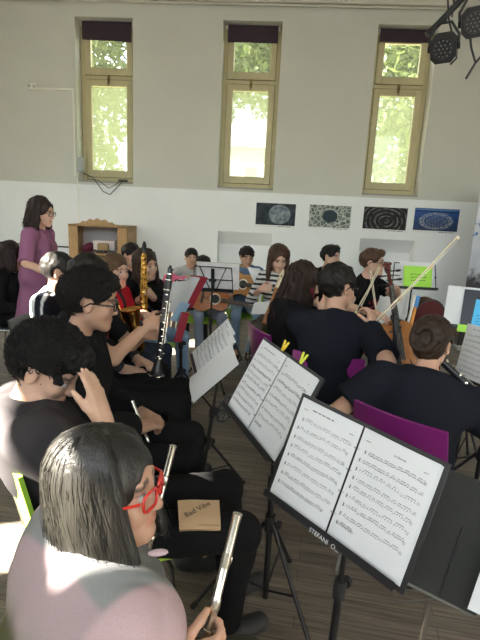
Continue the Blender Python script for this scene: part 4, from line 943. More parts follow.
def bow(frog, tip, label, wood, hint=(0, 0, -1), group='string players\' bows'):
    frog, tip = np.array(frog, float), np.array(tip, float); L = np.linalg.norm(tip - frog)
    r = empty('bow', label=label, cat='bow', group=group, M=frame(frog, tip - frog, hint))
    MB().tube([(-.004, 0, -.03), (-.003, 0, .1), (.004, 0, L * .5), (-.002, 0, L - .03), (-.004, 0, L)], [.0055, .0055, .005, .004, .004], 8).build('stick', wood, r)
    MB().box((.009, 0, .03), (.018, .011, .045), bev=.003).build('frog', M_EBON, r)
    MB().add([(.002, -.005, L - .02), (.002, .005, L - .02), (.002, -.004, L + .006), (.002, .004, L + .006), (.014, -.005, L - .012), (.014, .005, L - .012), (.014, -.005, L + .002), (.014, .005, L + .002), (-.006, 0, L + .012)], [(0, 1, 5, 4), (4, 5, 7, 6), (2, 3, 8), (6, 7, 3, 2), (0, 4, 6, 2), (1, 3, 7, 5), (0, 2, 8), (0, 8, 1), (1, 8, 3)]).build('tip_plate', M_PALEW, r)
    MB().box((.013, 0, L / 2), (.0015, .009, L - .05)).build('bow_hair', plain('bow_hair', (.82, .78, .66), .6), r)
    MB().tube([(-.004, 0, .0), (-.003, 0, .07)], .0062, 8).build('grip', M_STRING, r)
    return r
def recorder(top, bottom, label):
    top, bottom = np.array(top, float), np.array(bottom, float); L = np.linalg.norm(top - bottom)
    r = empty('recorder', label=label, cat='recorder', M=frame(bottom, top - bottom, (0, -1, 0)))
    MB().lathe([(.024, 0), (.027, .01), (.022, .03), (.021, .08), (.024, .085), (.024, .11), (.019, .12), (.020, L * .64)], 18).build('body_tube', M_PEAR, r)
    MB().lathe([(.025, L * .64), (.025, L * .70), (.020, L * .72), (.021, L * .9), (.014, L * .96), (.008, L)], 18).build('head_joint', M_PALEW, r)
    MB().box((.019, 0, L * .86), (.008, .012, .02), bev=.002).build('window_slot', M_EBON, r)
    for k in range(7): MB().lathe([(.005, 0), (.005, .002)], 10, (.0195, 0, .18 + k * L * .06), (1, 0, 0)).build('finger_hole', M_EBON, r)
    keys(r, 2, .12, .16, .009, .022, M_GOLD, 1)
    return r
# ------------------------------------------------------------------ figure builder
Z = V(0, 0, 1)
def yawv(deg): return V(cos(radians(deg)), sin(radians(deg)), 0)
class Frame:
    def __init__(s, o, f, u, k=1.):
        s.o = np.array(o, float); s.f = nrm(f); s.u = nrm(np.array(u) - s.f * (np.array(u) @ s.f)); s.r = np.cross(s.f, s.u); s.k = k; s.R = np.array([s.r, s.f, s.u])
    def p(s, x, y, z): return s.o + s.k * (x * s.r + y * s.f + z * s.u)
    def E(s, c, rad, k=.02, mode='u', planes=()): return ell(s.p(*c), s.R, np.array(rad) * s.k, k, mode, planes)
    def C(s, a, b, ra, rb, k=.02, mode='u', planes=()): return rc(s.p(*a), s.p(*b), ra * s.k, rb * s.k, k, mode, planes)
    def L(s, P): return ((P - s.o) @ s.R.T) / s.k
def head_frame(H, face, pitch, roll, k):
    f = yawv(face); f = f * cos(radians(pitch)) - Z * sin(radians(pitch)); fr = Frame(H, f, Z, k)
    if roll: fr = Frame(H, f, fr.u * cos(radians(roll)) + fr.r * sin(radians(roll)), k)
    return fr
def head_ops(F, fem=0., fat=0.):
    o = [F.E((0, -.012, .03), (.074 + fat, .096, .084)), F.E((0, .03, -.035), (.058 + fat, .058, .078), .03),
         F.C((0, .062, -.098), (0, .060, -.092), .021, .02, .02)]
    for s in (-1, 1):
        o += [F.C((s * .050, .0, -.058), (s * .012, .066, -.098), .019, .016, .025), F.E((s * .036, .062, -.03), (.024, .020, .022), .02)]
    o += [F.C((-.034, .076, .022), (.034, .076, .022), .012, .012, .018), F.C((0, .086, .008), (0, .1045, -.034), .0075, .0095, .012), F.E((0, .096, -.039), (.0145, .010, .0075), .01)]
    for s in (-1, 1):
        o += [F.E((s * .031, .098, .0), (.015, .013, .011), .012, 's')]
        o += [F.E((s * .031, .077, .0), (.0125, .0125, .0115), .003)]
        o += [F.E((s * .078, -.008, -.012), (.009, .019, .031), .008), F.E((s * .086, .0, -.010), (.006, .010, .016), .006, 's')]
    o += [F.E((0, .084, -.064), (.021, .011, .006), .006), F.E((0, .082, -.073), (.018, .011, .006), .006)]
    return o
def head_col(F, skin, browc, lip=.5):
    skin = np.array(skin); browc = np.array(browc)
    def fn(P):
        q = F.L(P); C = np.tile(skin, (len(P), 1)); x, y, z = np.abs(q[:, 0]), q[:, 1], q[:, 2]
        near = (np.abs(q) < .16).all(1)
        def mixin(m, c, a): C[m] = C[m] * (1 - a) + np.array(c) * a
        mixin(near & (y > .07) & (np.abs(z + .068) < .011) & (x < .022), skin * V(.9, .5, .45), lip)
        mixin(near & (y > .055) & (np.abs(z - .022 - .004 * (x < .03)) < .006) & (x > .012) & (x < .05), browc, .8)
        e = np.linalg.norm(q - V(.031, .077, 0) * np.stack([np.sign(q[:, 0]), np.ones(len(q)), np.ones(len(q))], 1), axis=1)
        m = near & (e < .0140) & (y > .078) & (np.abs(z) < .008); C[m] = V(.55, .52, .5)
        C[m & (np.hypot(x - .031, z) < .006)] = V(.02, .012, .01)
        mixin(near & (e < .0165) & (y > .07) & (z > .006) & (z < .012), browc, .6)
        return C
    return fn
def hand_ops(W, fd, pn, left, curl, sc, h, spread=.0, tk=1.):
    W = np.array(W, float); fd = nrm(fd); pn = np.array(pn, float); pn = nrm(pn - fd * (pn @ fd)); th = np.cross(pn, fd) if left else np.cross(fd, pn)
    R = np.array([th, fd, pn]); g = lambda a, b, c: W + sc * (a * th + b * fd + c * pn); mr = .6 * h + .002
    o = [rbox(g(.002, .052, 0), R, V(.030, .034, .006) * sc, .009 * sc, .015), rc(g(0, -.01, 0), g(0, .03, 0), .024 * sc, .026 * sc, .02)]
    for i, (x, L, r) in enumerate(((.030, .072, .0088), (.010, .080, .009), (-.011, .074, .0086), (-.031, .058, .0078))):
        p = g(x, .090, 0); a = spread * (x / .03); d = nrm(fd * cos(a) + th * sin(a)); ang = 0
        for j, (l, w) in enumerate(((.44, .75), (.31, 1.1), (.25, .8))):
            ang += curl * w * (1 + .06 * i); dd = d * cos(ang) + pn * sin(ang); q = p + dd * L * l * sc
            o.append(rc(p, q, max(r * sc * (1 - .10 * j), mr), max(r * sc * (.93 - .10 * j), mr), .006)); p = q
    p = g(.028, .025, .004); d1 = nrm(th * .75 * tk + fd * .6 + pn * .25); q = p + d1 * .042 * sc; d2 = nrm(th * (.45 - .4 * curl) * tk + fd * .85 + pn * (.25 + .5 * curl)); r2 = q + d2 * .032 * sc
    d3 = nrm(d2 + pn * .3 * curl - th * .2 * curl); t = r2 + d3 * .026 * sc
    o += [rc(p, q, max(.014 * sc, mr), max(.0115 * sc, mr), .012), rc(q, r2, max(.011 * sc, mr), max(.010 * sc, mr), .006), rc(r2, t, max(.010 * sc, mr), max(.0085 * sc, mr), .006)]
    return o
def ik(S, W, l1, l2, pole):
    S, W = np.array(S, float), np.array(W, float); d = W - S; D = np.linalg.norm(d)
    if D > (l1 + l2) * .985: k = D / ((l1 + l2) * .985); l1 *= k; l2 *= k
    D = max(D, abs(l1 - l2) + .02); a = (l1 * l1 - l2 * l2 + D * D) / (2 * D); hgt = sqrt(max(l1 * l1 - a * a, 0)); u = nrm(d)
    p = np.array(pole, float); p = nrm(p - u * (p @ u)); return S + u * a + p * hgt
def wrinkle(A, f=9.):
    def fn(P): return A * (1.6 * noise(P * V(1, 1, 1.5), f) + .35 - 1.4 * np.abs(noise(P * V(1.2, 1.2, .8) + 5.3, f * 1.7)))
    return fn

def person(label, H, face, pitch=0, roll=0, torso=None, lean=.06, sc=1., seat=.45, skin=(.50, .30, .21), hair=None, hairc=(.02, .015, .012), shirt=None, pants=(.02, .02, .022), shoe=(.03, .03, .03), L=None, R=None, knees=None, ankles=None, h=.009, hh=None, sw=.178, fem=0, stand=False, hs=None, neckf=.045, neckz=.145, glasses=None, group=None, dress=None, pelvis=None, skirt=None, bulk=1., socks=None):
    torso = face if torso is None else torso; hs = hs or (.96 + .04 * sc if sc > .9 else .93); H = np.array(H, float)
    F = head_frame(H, face, pitch, roll, hs); tf = yawv(torso); N = H - tf * neckf * sc - Z * neckz * sc
    pz = .93 * sc if stand else seat + .095 * sc
    P = V(N[0] - tf[0] * lean, N[1] - tf[1] * lean, pz) if pelvis is None else V(pelvis[0], pelvis[1], pz)
    s = nrm(N - P); T = np.linalg.norm(N - P); B = Frame(P, tf - s * (tf @ s), s); tr = B.r; R3 = B.R; tfl = B.f
    root = empty('person', (P[0], P[1], 0), label, 'person', group); off = np.array(root.location)
    g = lambda x, y, z: P + tr * x + tfl * y + s * z
    # torso pieces shared by body and clothes:  t = looseness
    def torso_ops(t, planes=(), lower=True, k=.05):
        w = sw / .178 * sc; o = []
        if lower: o.append(ell(g(0, -.01, .03), R3, V(.165 * sc + t, .122 * sc + t, .115 * sc + t), k, 'u', planes))
        o += [ell(g(0, .005, .30 * T), R3, V(.138 * sc * bulk + t, .108 * sc * bulk + t, .17 * sc + t), k, 'u', planes),
              ell(g(0, .005, .66 * T), R3, V(.152 * w + t, .112 * sc * bulk + t, .165 * sc + t), k, 'u', planes)]
        for q in (-1, 1):
            o.append(rc(g(q * .03 * sc, -.012, T - .015), g(q * (sw - .02) * sc, -.005, T - .065 * sc), .045 * sc + t, .046 * sc + t, k, 'u', planes))
            o.append(ell(g(q * .075 * w, -.045 * sc, .72 * T), R3, V(.075 * sc + t, .06 * sc + t, .11 * sc + t), k, 'u', planes))
            if fem: o.append(ell(g(q * .068 * sc, .085 * sc, .62 * T), R3, V(.058 * sc + t, .052 * sc + t, .06 * sc + t), .04, 'u', planes))
        return o
    sh = {q: g(q * sw * sc, 0, T - .058 * sc) for q in (-1, 1)}          # -1 = left
    hip = {q: P + tr * q * .088 * sc - Z * .01 for q in (-1, 1)}
    hz = nrm(V(tf[0], tf[1], 0)); hr = np.cross(hz, Z)
    kn, an = {}, {}
    for q in (-1, 1):
        i = 0 if q < 0 else 1
        if stand: kn[q] = V(hip[q][0], hip[q][1], .49 * sc) + hz * .02; an[q] = V(hip[q][0], hip[q][1], .085) - hz * .02
        else:
            kn[q] = np.array(knees[i], float) if knees is not None and knees[i] is not None else hip[q] + hz * .43 * sc + hr * q * .04 * sc + Z * (.02)
            an[q] = np.array(ankles[i], float) if ankles is not None and ankles[i] is not None else V(kn[q][0], kn[q][1], .085) + hz * .02
    wr, el = {}, {}; hand = {-1: L, 1: R}
    ops = head_ops(F, fem); hcurl = {}
    ops += [rc(N - s * .03 + tfl * .0, F.p(0, -.018, -.055), .054 * sc * (1 - .1 * fem), .050 * hs * (1 - .08 * fem), .025)]
    ops += torso_ops(-.008, k=.05)
    for q in (-1, 1):
        hd = hand[q] or {}
        W = np.array(hd.get('w', kn[q] * .62 + hip[q] * .38 + Z * .085 * sc), float)
        fd = hd.get('f', nrm(hz + hr * -q * .5 - Z * .1)); pn = hd.get('n', (0, 0, -1)); pole = hd.get('e', hr * q * .6 - Z * .8 - hz * .5)
        E = ik(sh[q], W, .285 * sc, .25 * sc, pole); wr[q], el[q] = W, E
        ops += [rc(sh[q], E, .046 * sc * bulk, .037 * sc, .03), rc(E, W, .038 * sc, .026 * sc, .02)] + hand_ops(W, fd, pn, q < 0, hd.get('c', .35), .93 * sc, h, hd.get('s', .05), hd.get('t', 1.))
        ops += [rc(hip[q], kn[q], .075 * sc, .050 * sc, .04), rc(kn[q], an[q], .050 * sc, .036 * sc, .03)]
        ops += [rc(an[q] - Z * .025, an[q] + hz * .13 * sc - Z * .05, .036, .028, .02)]
    mesh_sdf('body', ops, h, M_SKIN, root, off, None, head_col(F, skin, hairc)); root['_'] = 0; del root['_']
    info = dict(root=root, F=F, N=N, P=P, s=s, tf=tfl, tr=tr, sh=sh, el=el, wr=wr, kn=kn, an=an, hz=hz, hr=hr, off=off)
    # trousers / shoes
    if dress is None:
        t = .014; o = [ell(P + s * .02 - tfl * .01, R3, V(.165 * sc + t, .122 * sc + t, .12 * sc + t), .04)]
        for q in (-1, 1):
            an2 = an[q] + Z * .02; d = nrm(an2 - kn[q])
            o += [rc(hip[q], kn[q], .084 * sc, .061 * sc, .04), rc(kn[q], an2 + d * .03, .060 * sc, .050 * sc, .03, 'u', [(an2, d)])]
        mesh_sdf('trousers', o, max(h, .009), M_CLOTH, root, off, wrinkle(.006, 8), pants)
    if skirt: skirt(info)
    for q in (-1, 1):
        a = an[q]; o = [rc(V(a[0], a[1], .045) - hz * .035, V(a[0], a[1], .035) + hz * .15 * sc, .042 * sc, .036 * sc, .02), rc(V(a[0], a[1], .05), V(a[0], a[1], .10), .043 * sc, .042 * sc, .03)]
        cf = shoe if callable(shoe) else (lambda P_, c=shoe: np.where((P_[:, 2] < .024)[:, None], V(.6, .6, .58) if sum(c) < .2 and len(c) == 4 else np.array(c[:3]), np.array(c[:3])))
        mesh_sdf('shoe', o + [cut((0, 0, .012), (0, 0, -1))], .009, M_SHOE, root, off, None, cf)
        if socks is not None: mesh_sdf('sock', [rc(a - Z * .0, a + Z * .06, .042 * sc, .042 * sc)], .009, M_CLOTH, root, off, None, socks)
    # upper clothing
    if shirt:
        c, sl, t = shirt['c'], shirt.get('sleeve', .55), shirt.get('t', .012)
        nk = shirt.get('neck', .0); n0 = nrm(s + tfl * shirt.get('scoop', .55)); hem = shirt.get('hem', -.07)
        pl = [(N + s * (.012 + nk), n0), (g(0, 0, hem), -s)]
        o = torso_ops(t, pl)
        for q in (-1, 1):
            S, E, W = sh[q], el[q], wr[q]; k = shirt.get('fat', 1.)
            if sl <= 1:
                e = S + (E - S) * sl; d = nrm(E - S); o.append(rc(S - d * .0, S + (E - S) * min(1, sl + .12), (.050 * sc * bulk + t) * k, (.044 * sc + t * 1.1) * k, .035, 'u', [(e, d)]))
            else:
                e = E + (W - E) * (sl - 1); d = nrm(W - E); o += [rc(S, E, (.049 * sc * bulk + t) * k, (.041 * sc + t) * k, .035), rc(E, e + d * .02, (.041 * sc + t) * k, (.031 * sc + t * .7) * k, .025, 'u', [(e, d)])]
        if shirt.get('hood'):
            o += [ell(N - tfl * .085 * sc - s * .015, R3, V(.105, .05, .065) * sc, .03), rc(N - tfl * .03 - tr * .07 * sc + s * .01, N + tfl * .055 - tr * .03 - s * .03, .030 * sc, .022 * sc, .02), rc(N - tfl * .03 + tr * .07 * sc + s * .01, N + tfl * .055 + tr * .03 - s * .03, .030 * sc, .022 * sc, .02)]
        if shirt.get('more'): o += shirt['more'](info)
        col = c(info) if callable(c) else c
        mesh_sdf(shirt.get('name', 'shirt'), o, shirt.get('h', h), M_CLOTH, root, off, wrinkle(shirt.get('w', .007), shirt.get('wf', 9.)), col)
    if hair:
        ho, ex, disp, mat = hair(F, hairc)
        mesh_sdf('hair', ho, hh or h * .8, mat, root, off, disp, hairc, ex)
    if glasses: spectacles(root, F, off, glasses)
    return info
def spectacles(root, F, off, mat, w=.0022):
    m = MB()
    for q in (-1, 1):
        e = lambda c_: (abs(c_) ** .62) * (1 if c_ > 0 else -1)
        m.tube([F.p(q * .034 + .026 * e(cos(t)), .104 - .25 * max(0, abs(q * .034 + .026 * e(cos(t))) - .02), -.004 + .0175 * e(sin(t))) for t in np.linspace(0, 2 * pi, 25)], w, 6)
        m.tube([F.p(q * .064, .090, .004), F.p(q * .080, .068, .006), F.p(q * .086, .0, .006), F.p(q * .084, -.022, -.012)], w, 6)
    m.tube([F.p(-.010, .105, .0), F.p(0, .111, .003), F.p(.010, .105, .0)], w, 6)
    m.build('glasses_frame', mat, root, off=off)
# ------------------------------------------------------------------ hair
def cap_ops(F, t=.014, low=-.025, slope=.5, ears=True, front=.0, k=.012):
    o = [F.E((0, -.018, .032), (.077 + t, .094 + t, .083 + t), .01)]
    o.append(F.E((0, .135, -.040 - front), (.074, .094, .110), k, 's'))
    n = F.u * -1 + F.f * slope; o.append(cut(F.p(0, 0, low), n))
    if ears:
        for q in (-1, 1): o.append(F.E((q * .092, -.006, -.018), (.040, .036, .050), .008, 's')); o.append(F.E((q * .088, .052, -.03), (.03, .035, .052), .012, 's'))
    return o
def h_short(t=.013, lump=.006, lf=45., ears=True, top=.0, front=0., low=-.018):
    def fn(F, c):
        o = cap_ops(F, t, low, .5, ears, front)
        if top: o.insert(1, F.E((0, .03, .085), (.066, .075, .03 + top), .025))
        return o, None, (lambda P: lump * 2 * noise(P, lf) + .3 * lump * noise(P, lf * 3)), M_HAIR
    return fn
def tubes(paths, r, n=4):
    vs, fs = [], []
    for P in paths:
        P = np.array(P); m = len(P); T = np.gradient(P, axis=0); T /= np.linalg.norm(T, axis=1, keepdims=True) + 1e-9
        a = np.cross(T, V(.3, .5, .81)); a /= np.linalg.norm(a, axis=1, keepdims=True) + 1e-9; b = np.cross(T, a)
        rr = r * np.linspace(1, .45, m)[:, None]; o = len(vs)
        ring = np.stack([P + rr * (cos(2 * pi * k / n) * a + sin(2 * pi * k / n) * b) for k in range(n)], 1).reshape(-1, 3)
        base = sum(len(x) for x in vs); vs.append(ring)
        for i in range(m - 1):
            for k in range(n): fs.append((base + i * n + k, base + i * n + (k + 1) % n, base + (i + 1) * n + (k + 1) % n, base + (i + 1) * n + k))
    return np.concatenate(vs), fs
def h_curly(t=.03, lump=.013, lf=34., curls=0, low=-.035, cr=.0028, seed=1, ears=True, front=.0):
    def fn(F, c):
        o = cap_ops(F, t, low, .5, ears, front); o.insert(1, F.E((0, .035, .085), (.07, .075, .045), .03)); ex = None
        if curls:
            rg = np.random.default_rng(seed); P = []
            while len(P) < curls:
                d = nrm(rg.normal(size=3)); q = d * V(.077 + t, .099 + t, .085 + t) + V(0, -.014, .032)
                if q[2] < low + .5 * q[1] + .012 or (q[1] > .045 and q[2] < .065 - front): continue
                if abs(q[0]) > .05 and -.05 < q[1] < .07 and q[2] < .04: continue
                a = nrm(np.cross(d, rg.normal(size=3))); b = np.cross(d, a); R_ = rg.uniform(.006, .011); ph = rg.uniform(0, 6); L_ = rg.uniform(.012, .034)
                P.append([F.p(*(q + R_ * (cos(ph + w) * a + sin(ph + w) * b) + d * (-.001 + .015 * w / 9) + a * L_ * w / 9)) for w in np.linspace(0, 9, 20)])
            v, f = tubes(P, cr); ex = (v, f, np.array(c) * 1.5)
        return o, ex, (lambda P: lump * (2.2 * noise(P, lf) + 1. * noise(P, lf * 2.3))), M_CURL
    return fn
def lock_path(th, L, flare=1.0, fwd=0., wave=0., ph=0., a=.086, b=.108, c=.094, n=6, top=86, part=0.):
    """th 0 = back, +-90 = sides; returns points in head space"""
    dx, dy = sin(th), -cos(th); pts = []
    for e in (top, 68, 52, 36, 20, 4):
        e = radians(e); pts.append(V(a * cos(e) * dx + part * sin(e) ** 4, -.014 + b * cos(e) * dy, .032 + c * sin(e)))
    p = pts[-1].copy()
    for k in range(1, n + 1):
        q = k / n; z = .03 - (L + .03) * q
        w = wave * sin(ph + q * 11) * q
        pts.append(V(p[0] * (1 + (flare - 1) * q) + w * dy, (p[1] + .014) * (1 + (flare - 1) * q) - .014 + fwd * q + w * dx * .6 , z))
    return pts
def resample(pts, n):
    A = np.array(pts); t = np.arange(len(A)); q = np.linspace(0, len(A) - 1, n)
    B = np.stack([np.interp(q, t, A[:, k]) for k in range(3)], 1)
    for _ in range(3): B[1:-1] = .25 * B[:-2] + .5 * B[1:-1] + .25 * B[2:]
    return list(B)
def h_long(L=.26, flare=1., fwd=0., wave=0., amax=100, nl=26, r=.02, strands=0, lump=.004, front=0., world=False, seed=2, inner=True, srad=.0011, part=0., hair_t=.01, fine=0):
    def fn(F, c):
        rg = np.random.default_rng(seed)
        o = [F.E((0, -.014, .032), (.077 + hair_t, .099 + hair_t, .085 + hair_t), .01), F.E((0, .135, -.035 - front), (.070, .088, .112), .012, 's'), cut(F.p(0, 0, -.09), -F.u)]
        paths = []
        if inner: o.append(F.C((0, -.05, -.02), (0, -.05 * flare, -L * .8), .065, .055, .03))
        for k in range(nl):
            th = radians(-amax + 2 * amax * (k + .5) / nl + rg.uniform(-2, 2)); l = L * rg.uniform(.9, 1.05) * (1 - .10 * abs(th) / pi)
            pp = lock_path(th, l, flare, fwd * abs(sin(th)), wave, rg.uniform(0, 6), part=part)
            if fine: pp = resample(pp, fine)
            P = [F.p(*x) for x in pp]; paths.append((th, l))
            for i in range(len(P) - 1): o.append(rc(P[i], P[i + 1], r * (.75 if i < len(P) * .25 else 1), r * (1 if i < len(P) - 2 else .55), .006 if fine else .010))
        ex = None
        if strands:
            S = []
            for k in range(strands):
                th = radians(rg.uniform(-amax, amax)); q = rg.uniform(1.0, 1.09)
                pp = lock_path(th, L * rg.uniform(.75, 1.08), flare * rg.uniform(.96, 1.06), fwd * abs(sin(th)), wave, rg.uniform(0, 6), .086 * q + r * .55, .108 * q + r * .55, .094 * q + r * .5, 7, 84, part)
                j = rg.normal(size=3) * .004; S.append([F.p(*(x + j * (i / len(pp)) + rg.normal(size=3) * .0012)) for i, x in enumerate(pp)])
            v, f = tubes(S, srad, 3); ex = (v, f, np.array(c) * 1.15)
        return o, ex, (lambda P: lump * (2 * noise(P * V(1, 1, .16), 70.) + 1.2 * noise(P * V(1, 1, .1), 170))), (M_BOB if fine else M_HAIR)
    return fn
def h_bun(pos=(0, -.115, .02), rad=(.062, .045, .06), t=.008):
    def fn(F, c):
        o = cap_ops(F, t, -.075, .35, True); o.insert(1, F.E((0, -.045, -.03), (.066, .062, .065), .02)); o.append(F.E(pos, rad, .012)); n = 30
        sp = [F.p(pos[0] + (rad[0] * .95 - .03 * w) * cos(w * 9), pos[1] - .028 - .012 * w, pos[2] + (rad[2] * .95 - .03 * w) * sin(w * 9)) for w in np.linspace(0, 1, n)]
        for i in range(n - 1): o.append(rc(sp[i], sp[i + 1], .014, .014, .004))
        return o, None, (lambda P: .0035 * (2 * noise(P, 60.) + noise(P * V(1, 1, .3), 170))), M_HAIR
    return fn
def h_pony(L=.2, t=.010):
    def fn(F, c):
        o = cap_ops(F, t, -.03, .5, True)
        for k in range(5): a = (k - 2) * .014; o.append(F.C((a, -.10, .03), (a * 1.3, -.125, -L), .02, .012, .012))
        return o, None, (lambda P: .004 * 2 * noise(P * V(1, 1, .3), 70.)), M_HAIR
    return fn
# ------------------------------------------------------------------ the people
BLACK = (.011, .011, .012); NAVY = (.011, .0125, .018); JEAN = (.20, .30, .44); OLIVE = (.05, .05, .038)
SK = (.52, .31, .215); SKP = (.60, .38, .28); SKT = (.42, .24, .16); DKH = (.011, .009, .008); BRN = (.045, .026, .016)
M_REDF = plain('red_acetate', (.55, .03, .02), .25, coat=.4); M_BLKF = plain('black_acetate', (.012, .012, .014), .25)
def mixcol(base, *regs):
    def mk(info):
        def fn(Pt):
            C = np.tile(np.array(base, float), (len(Pt), 1))
            for cond, col in regs:
                m = cond(Pt, info); C = np.where(m[:, None], np.array(col), C) if m.dtype == bool else C * (1 - m[:, None]) + np.array(col) * m[:, None]
            return C
        return fn
    return mk
def loc(P, i): d = P - i['N']; return d @ i['tr'], d @ i['tf'], d @ i['s']

# flute player nearest the camera
GREY = (.22, .225, .225); MAUVE = (.34, .26, .275); PINK = (.44, .32, .335)
def jacket(P, i):
    x, y, z = loc(P, i); return np.clip((P[:, 0] * .61 + P[:, 1] * .79 - .388) * 120, 0, 1) * np.clip((z + .22) * 60, 0, 1) * np.clip((.185 + .3 * np.clip(-z - .03, 0, 1) - np.abs(x)) * 90, 0, 1)
pA = person('person in a mauve jacket with a black bob and red glasses, holding a flute', (-.312, .893, 1.022), -4, -5, 0, torso=42, lean=.12, neckf=.015, h=.0055, hh=.0042, fem=.8, sw=.165, skin=(.50, .29, .20),
    hair=h_long(.175, 1.12, .035, .001, 122, 64, .0150, 1400, .0020, .005, seed=4, part=.02, srad=.0009, fine=30), hairc=(.016, .0145, .012),
    shirt=dict(c=mixcol(MAUVE, (lambda P, i: np.clip(loc(P, i)[0] * 60 - 10.5, 0, 1), PINK), (jacket, GREY)), sleeve=1.93, t=.032, fat=1.28, neck=.02, scoop=.3, hem=-.12, name='jacket', w=.012, wf=8., h=.0065,
        more=lambda i: [rc(i['N'] - i['tf'] * .05 + i['tr'] * q * .045, i['N'] + i['tf'] * .07 + i['tr'] * q * .055 - i['s'] * .03, .034, .026, .03) for q in (-1, 1)]),
    pants=OLIVE, knees=((-.01, .97, .51), (.0, .70, .51)), R=dict(w=(-.150, .752, .742), f=(.93, .30, .12), n=(-.25, .93, .2), c=.85, e=(-.3, -.8, -.6)), L=dict(w=(-.17, .80, .62), f=(.9, -.2, -.2), n=(0, -.6, .8), c=.7), glasses=None)
spectacles(pA['root'], pA['F'], pA['off'], M_REDF, .0034)
flute((-.040, .887, .992), (-.163, .655, .375), 'silver flute held upright by the person in the mauve jacket', (.5, .8, .1))
tag(mesh_sdf('collar_flap', [ell((-.180, .772, .972), np.array([nrm((.9, -.1, .25)), nrm((.1, 1., .1)), nrm((-.25, -.1, .9))]), (.022, .009, .0045), .01)], .003, M_CLOTH, None, (0, 0, 0), None, PINK), kind=None)
fl = bpy.data.objects['collar_flap']; fl.parent = pA['root']; fl.location = -pA['root'].location

# man with hand on forehead
pB = person('person with thick curly black hair in black, bowing and touching the forehead with one hand', (-.675, 1.390, 1.100), -4, 30, 0, torso=37, pelvis=(-.57, 1.43), neckf=.085, neckz=.115, h=.006, hh=.005, skin=(.55, .345, .245), sw=.185, sc=1.03,
    hair=h_curly(.019, .010, 44., 2200, -.045, .0020, 3, front=-.018), hairc=(.010, .009, .0085),
    shirt=dict(c=(.042, .038, .040), sleeve=1.9, t=.028, fat=1.15, neck=.01, scoop=.5, hem=-.12, name='sweater', w=.011, wf=7.), pants=BLACK,
    knees=((-.13, 1.69, .55), (-.05, 1.42, .555)), ankles=((-.10, 1.72, .085), (-.09, 1.50, .085)),
    R=dict(w=(-.468, 1.285, .985), f=(-.26, .03, .96), n=(-.98, .10, -.2), c=.12, e=(.5, -.35, -.9), s=-.05, t=.3), L=dict(w=(-.40, 1.30, .70), f=(.7, -.6, .1), n=(0, -.2, -1), c=.5))
flute((-.239, 1.182, .968), (-.36, 1.01, .34), 'silver flute standing in the lap of the person touching the forehead', (.2, -.9, .2))
cs = empty('flute_case_cloth', (-.19, 1.415, .64), 'small tan cloth pouch with dark lettering lying on a black clad thigh', 'pouch'); cs.name = 'cloth_pouch'
cf = desk_frame((-.185, 1.362, .642), (.97, .22, -.03), (-.16, .95, .22)); cs.matrix_world = cf
MB().grid(lambda u, v: ((u - .5) * (.128 + .008 * v), (v - .5) * .105, .006 - .05 * max(0, .22 - v) ** 1.1 + .002 * sin(u * 5)), 12, 12, .016).build('pouch_body', plain('tan_felt', (.50, .34, .20), .85, bump=.3, bscale=500), cs, ang=60)
text('Bad Vibe', .027, cs, (-.006, .012, .0165), M_INK, radians(32))
MB().tube([(-.060, -.046, .006), (0, -.044, .008), (.060, -.046, .006)], .003, 6).build('hem_seam', plain('tan_stitch', (.34, .22, .12), .9), cs)

# man with glasses
pC = person('person with glasses and short curly black hair in a black hoodie, profile to the right', (-.742, 1.93, 1.205), 16, 8, 0, torso=8, lean=-.0, neckf=.07, h=.007, hh=.006, skin=(.42, .245, .165), sw=.185,
    hair=h_curly(.017, .010, 46., 1300, -.015, .0020, 5, front=-.012), hairc=(.011, .009, .008), shirt=dict(c=BLACK, sleeve=1.9, t=.024, fat=1.18, hood=True, name='hoodie', w=.011, wf=7.), pants=BLACK,
    knees=((-.34, 2.12, .545), (-.31, 1.88, .545)), R=dict(w=(-.545, 1.90, .662), f=(.75, .65, .05), n=(0, .2, -1), c=.8, e=(.2, -.7, -.6)), L=dict(w=(-.56, 2.06, .66), f=(.8, -.5, 0), n=(0, -.2, -1), c=.6))
spectacles(pC['root'], pC['F'], pC['off'], M_BLKF, .003)
flute((-.590, 1.99, .748), (-.28, 1.784, .194), 'silver flute tip held by the person in the black hoodie', (.2, -.9, .3))

# clarinet player behind
pD = person('person with dark hair and patterned shirt holding a clarinet upright, wearing a wristwatch', (-.95, 2.47, 1.215), -5, 6, 0, torso=0, lean=.02, h=.008, skin=SK, hair=h_short(.018, .009, 40.), hairc=DKH,
    shirt=dict(c=mixcol(BLACK, (lambda P, i: (loc(P, i)[1] > .06) & (loc(P, i)[2] > -.26) & (np.abs(loc(P, i)[0]) < .10) & (noise(P, 60.) > .08), (.30, .05, .06))), sleeve=.75, t=.016), pants=BLACK,
    knees=((-.50, 2.70, .55), (-.47, 2.47, .555)), R=dict(w=(-.630, 2.41, 1.000), f=(.82, .55, .12), n=(.3, .75, -.1), c=.75, e=(.15, -.6, -.8)), L=dict(w=(-.66, 2.50, .93), f=(.9, -.3, .1), n=(0, -.9, .2), c=.75, e=(0, .6, -.8)))
clarinet((-.529, 2.466, 1.29), (-.575, 2.38, .735), 'black clarinet held upright by the player with the wristwatch', s=.86)
MB().tube([np.array((-.655, 2.405, .989)) + .031 * (cos(t) * nrm(np.cross((.82, .1, .35), (0, 0, 1))) + sin(t) * V(-.3, .05, .95)) for t in np.linspace(0, 2 * pi, 20)], .007, 6, False).box((-.655, 2.374, 1.005), (.022, .012, .026), bev=.004).build('wristwatch', M_EBON, pD['root'], off=pD['off'])

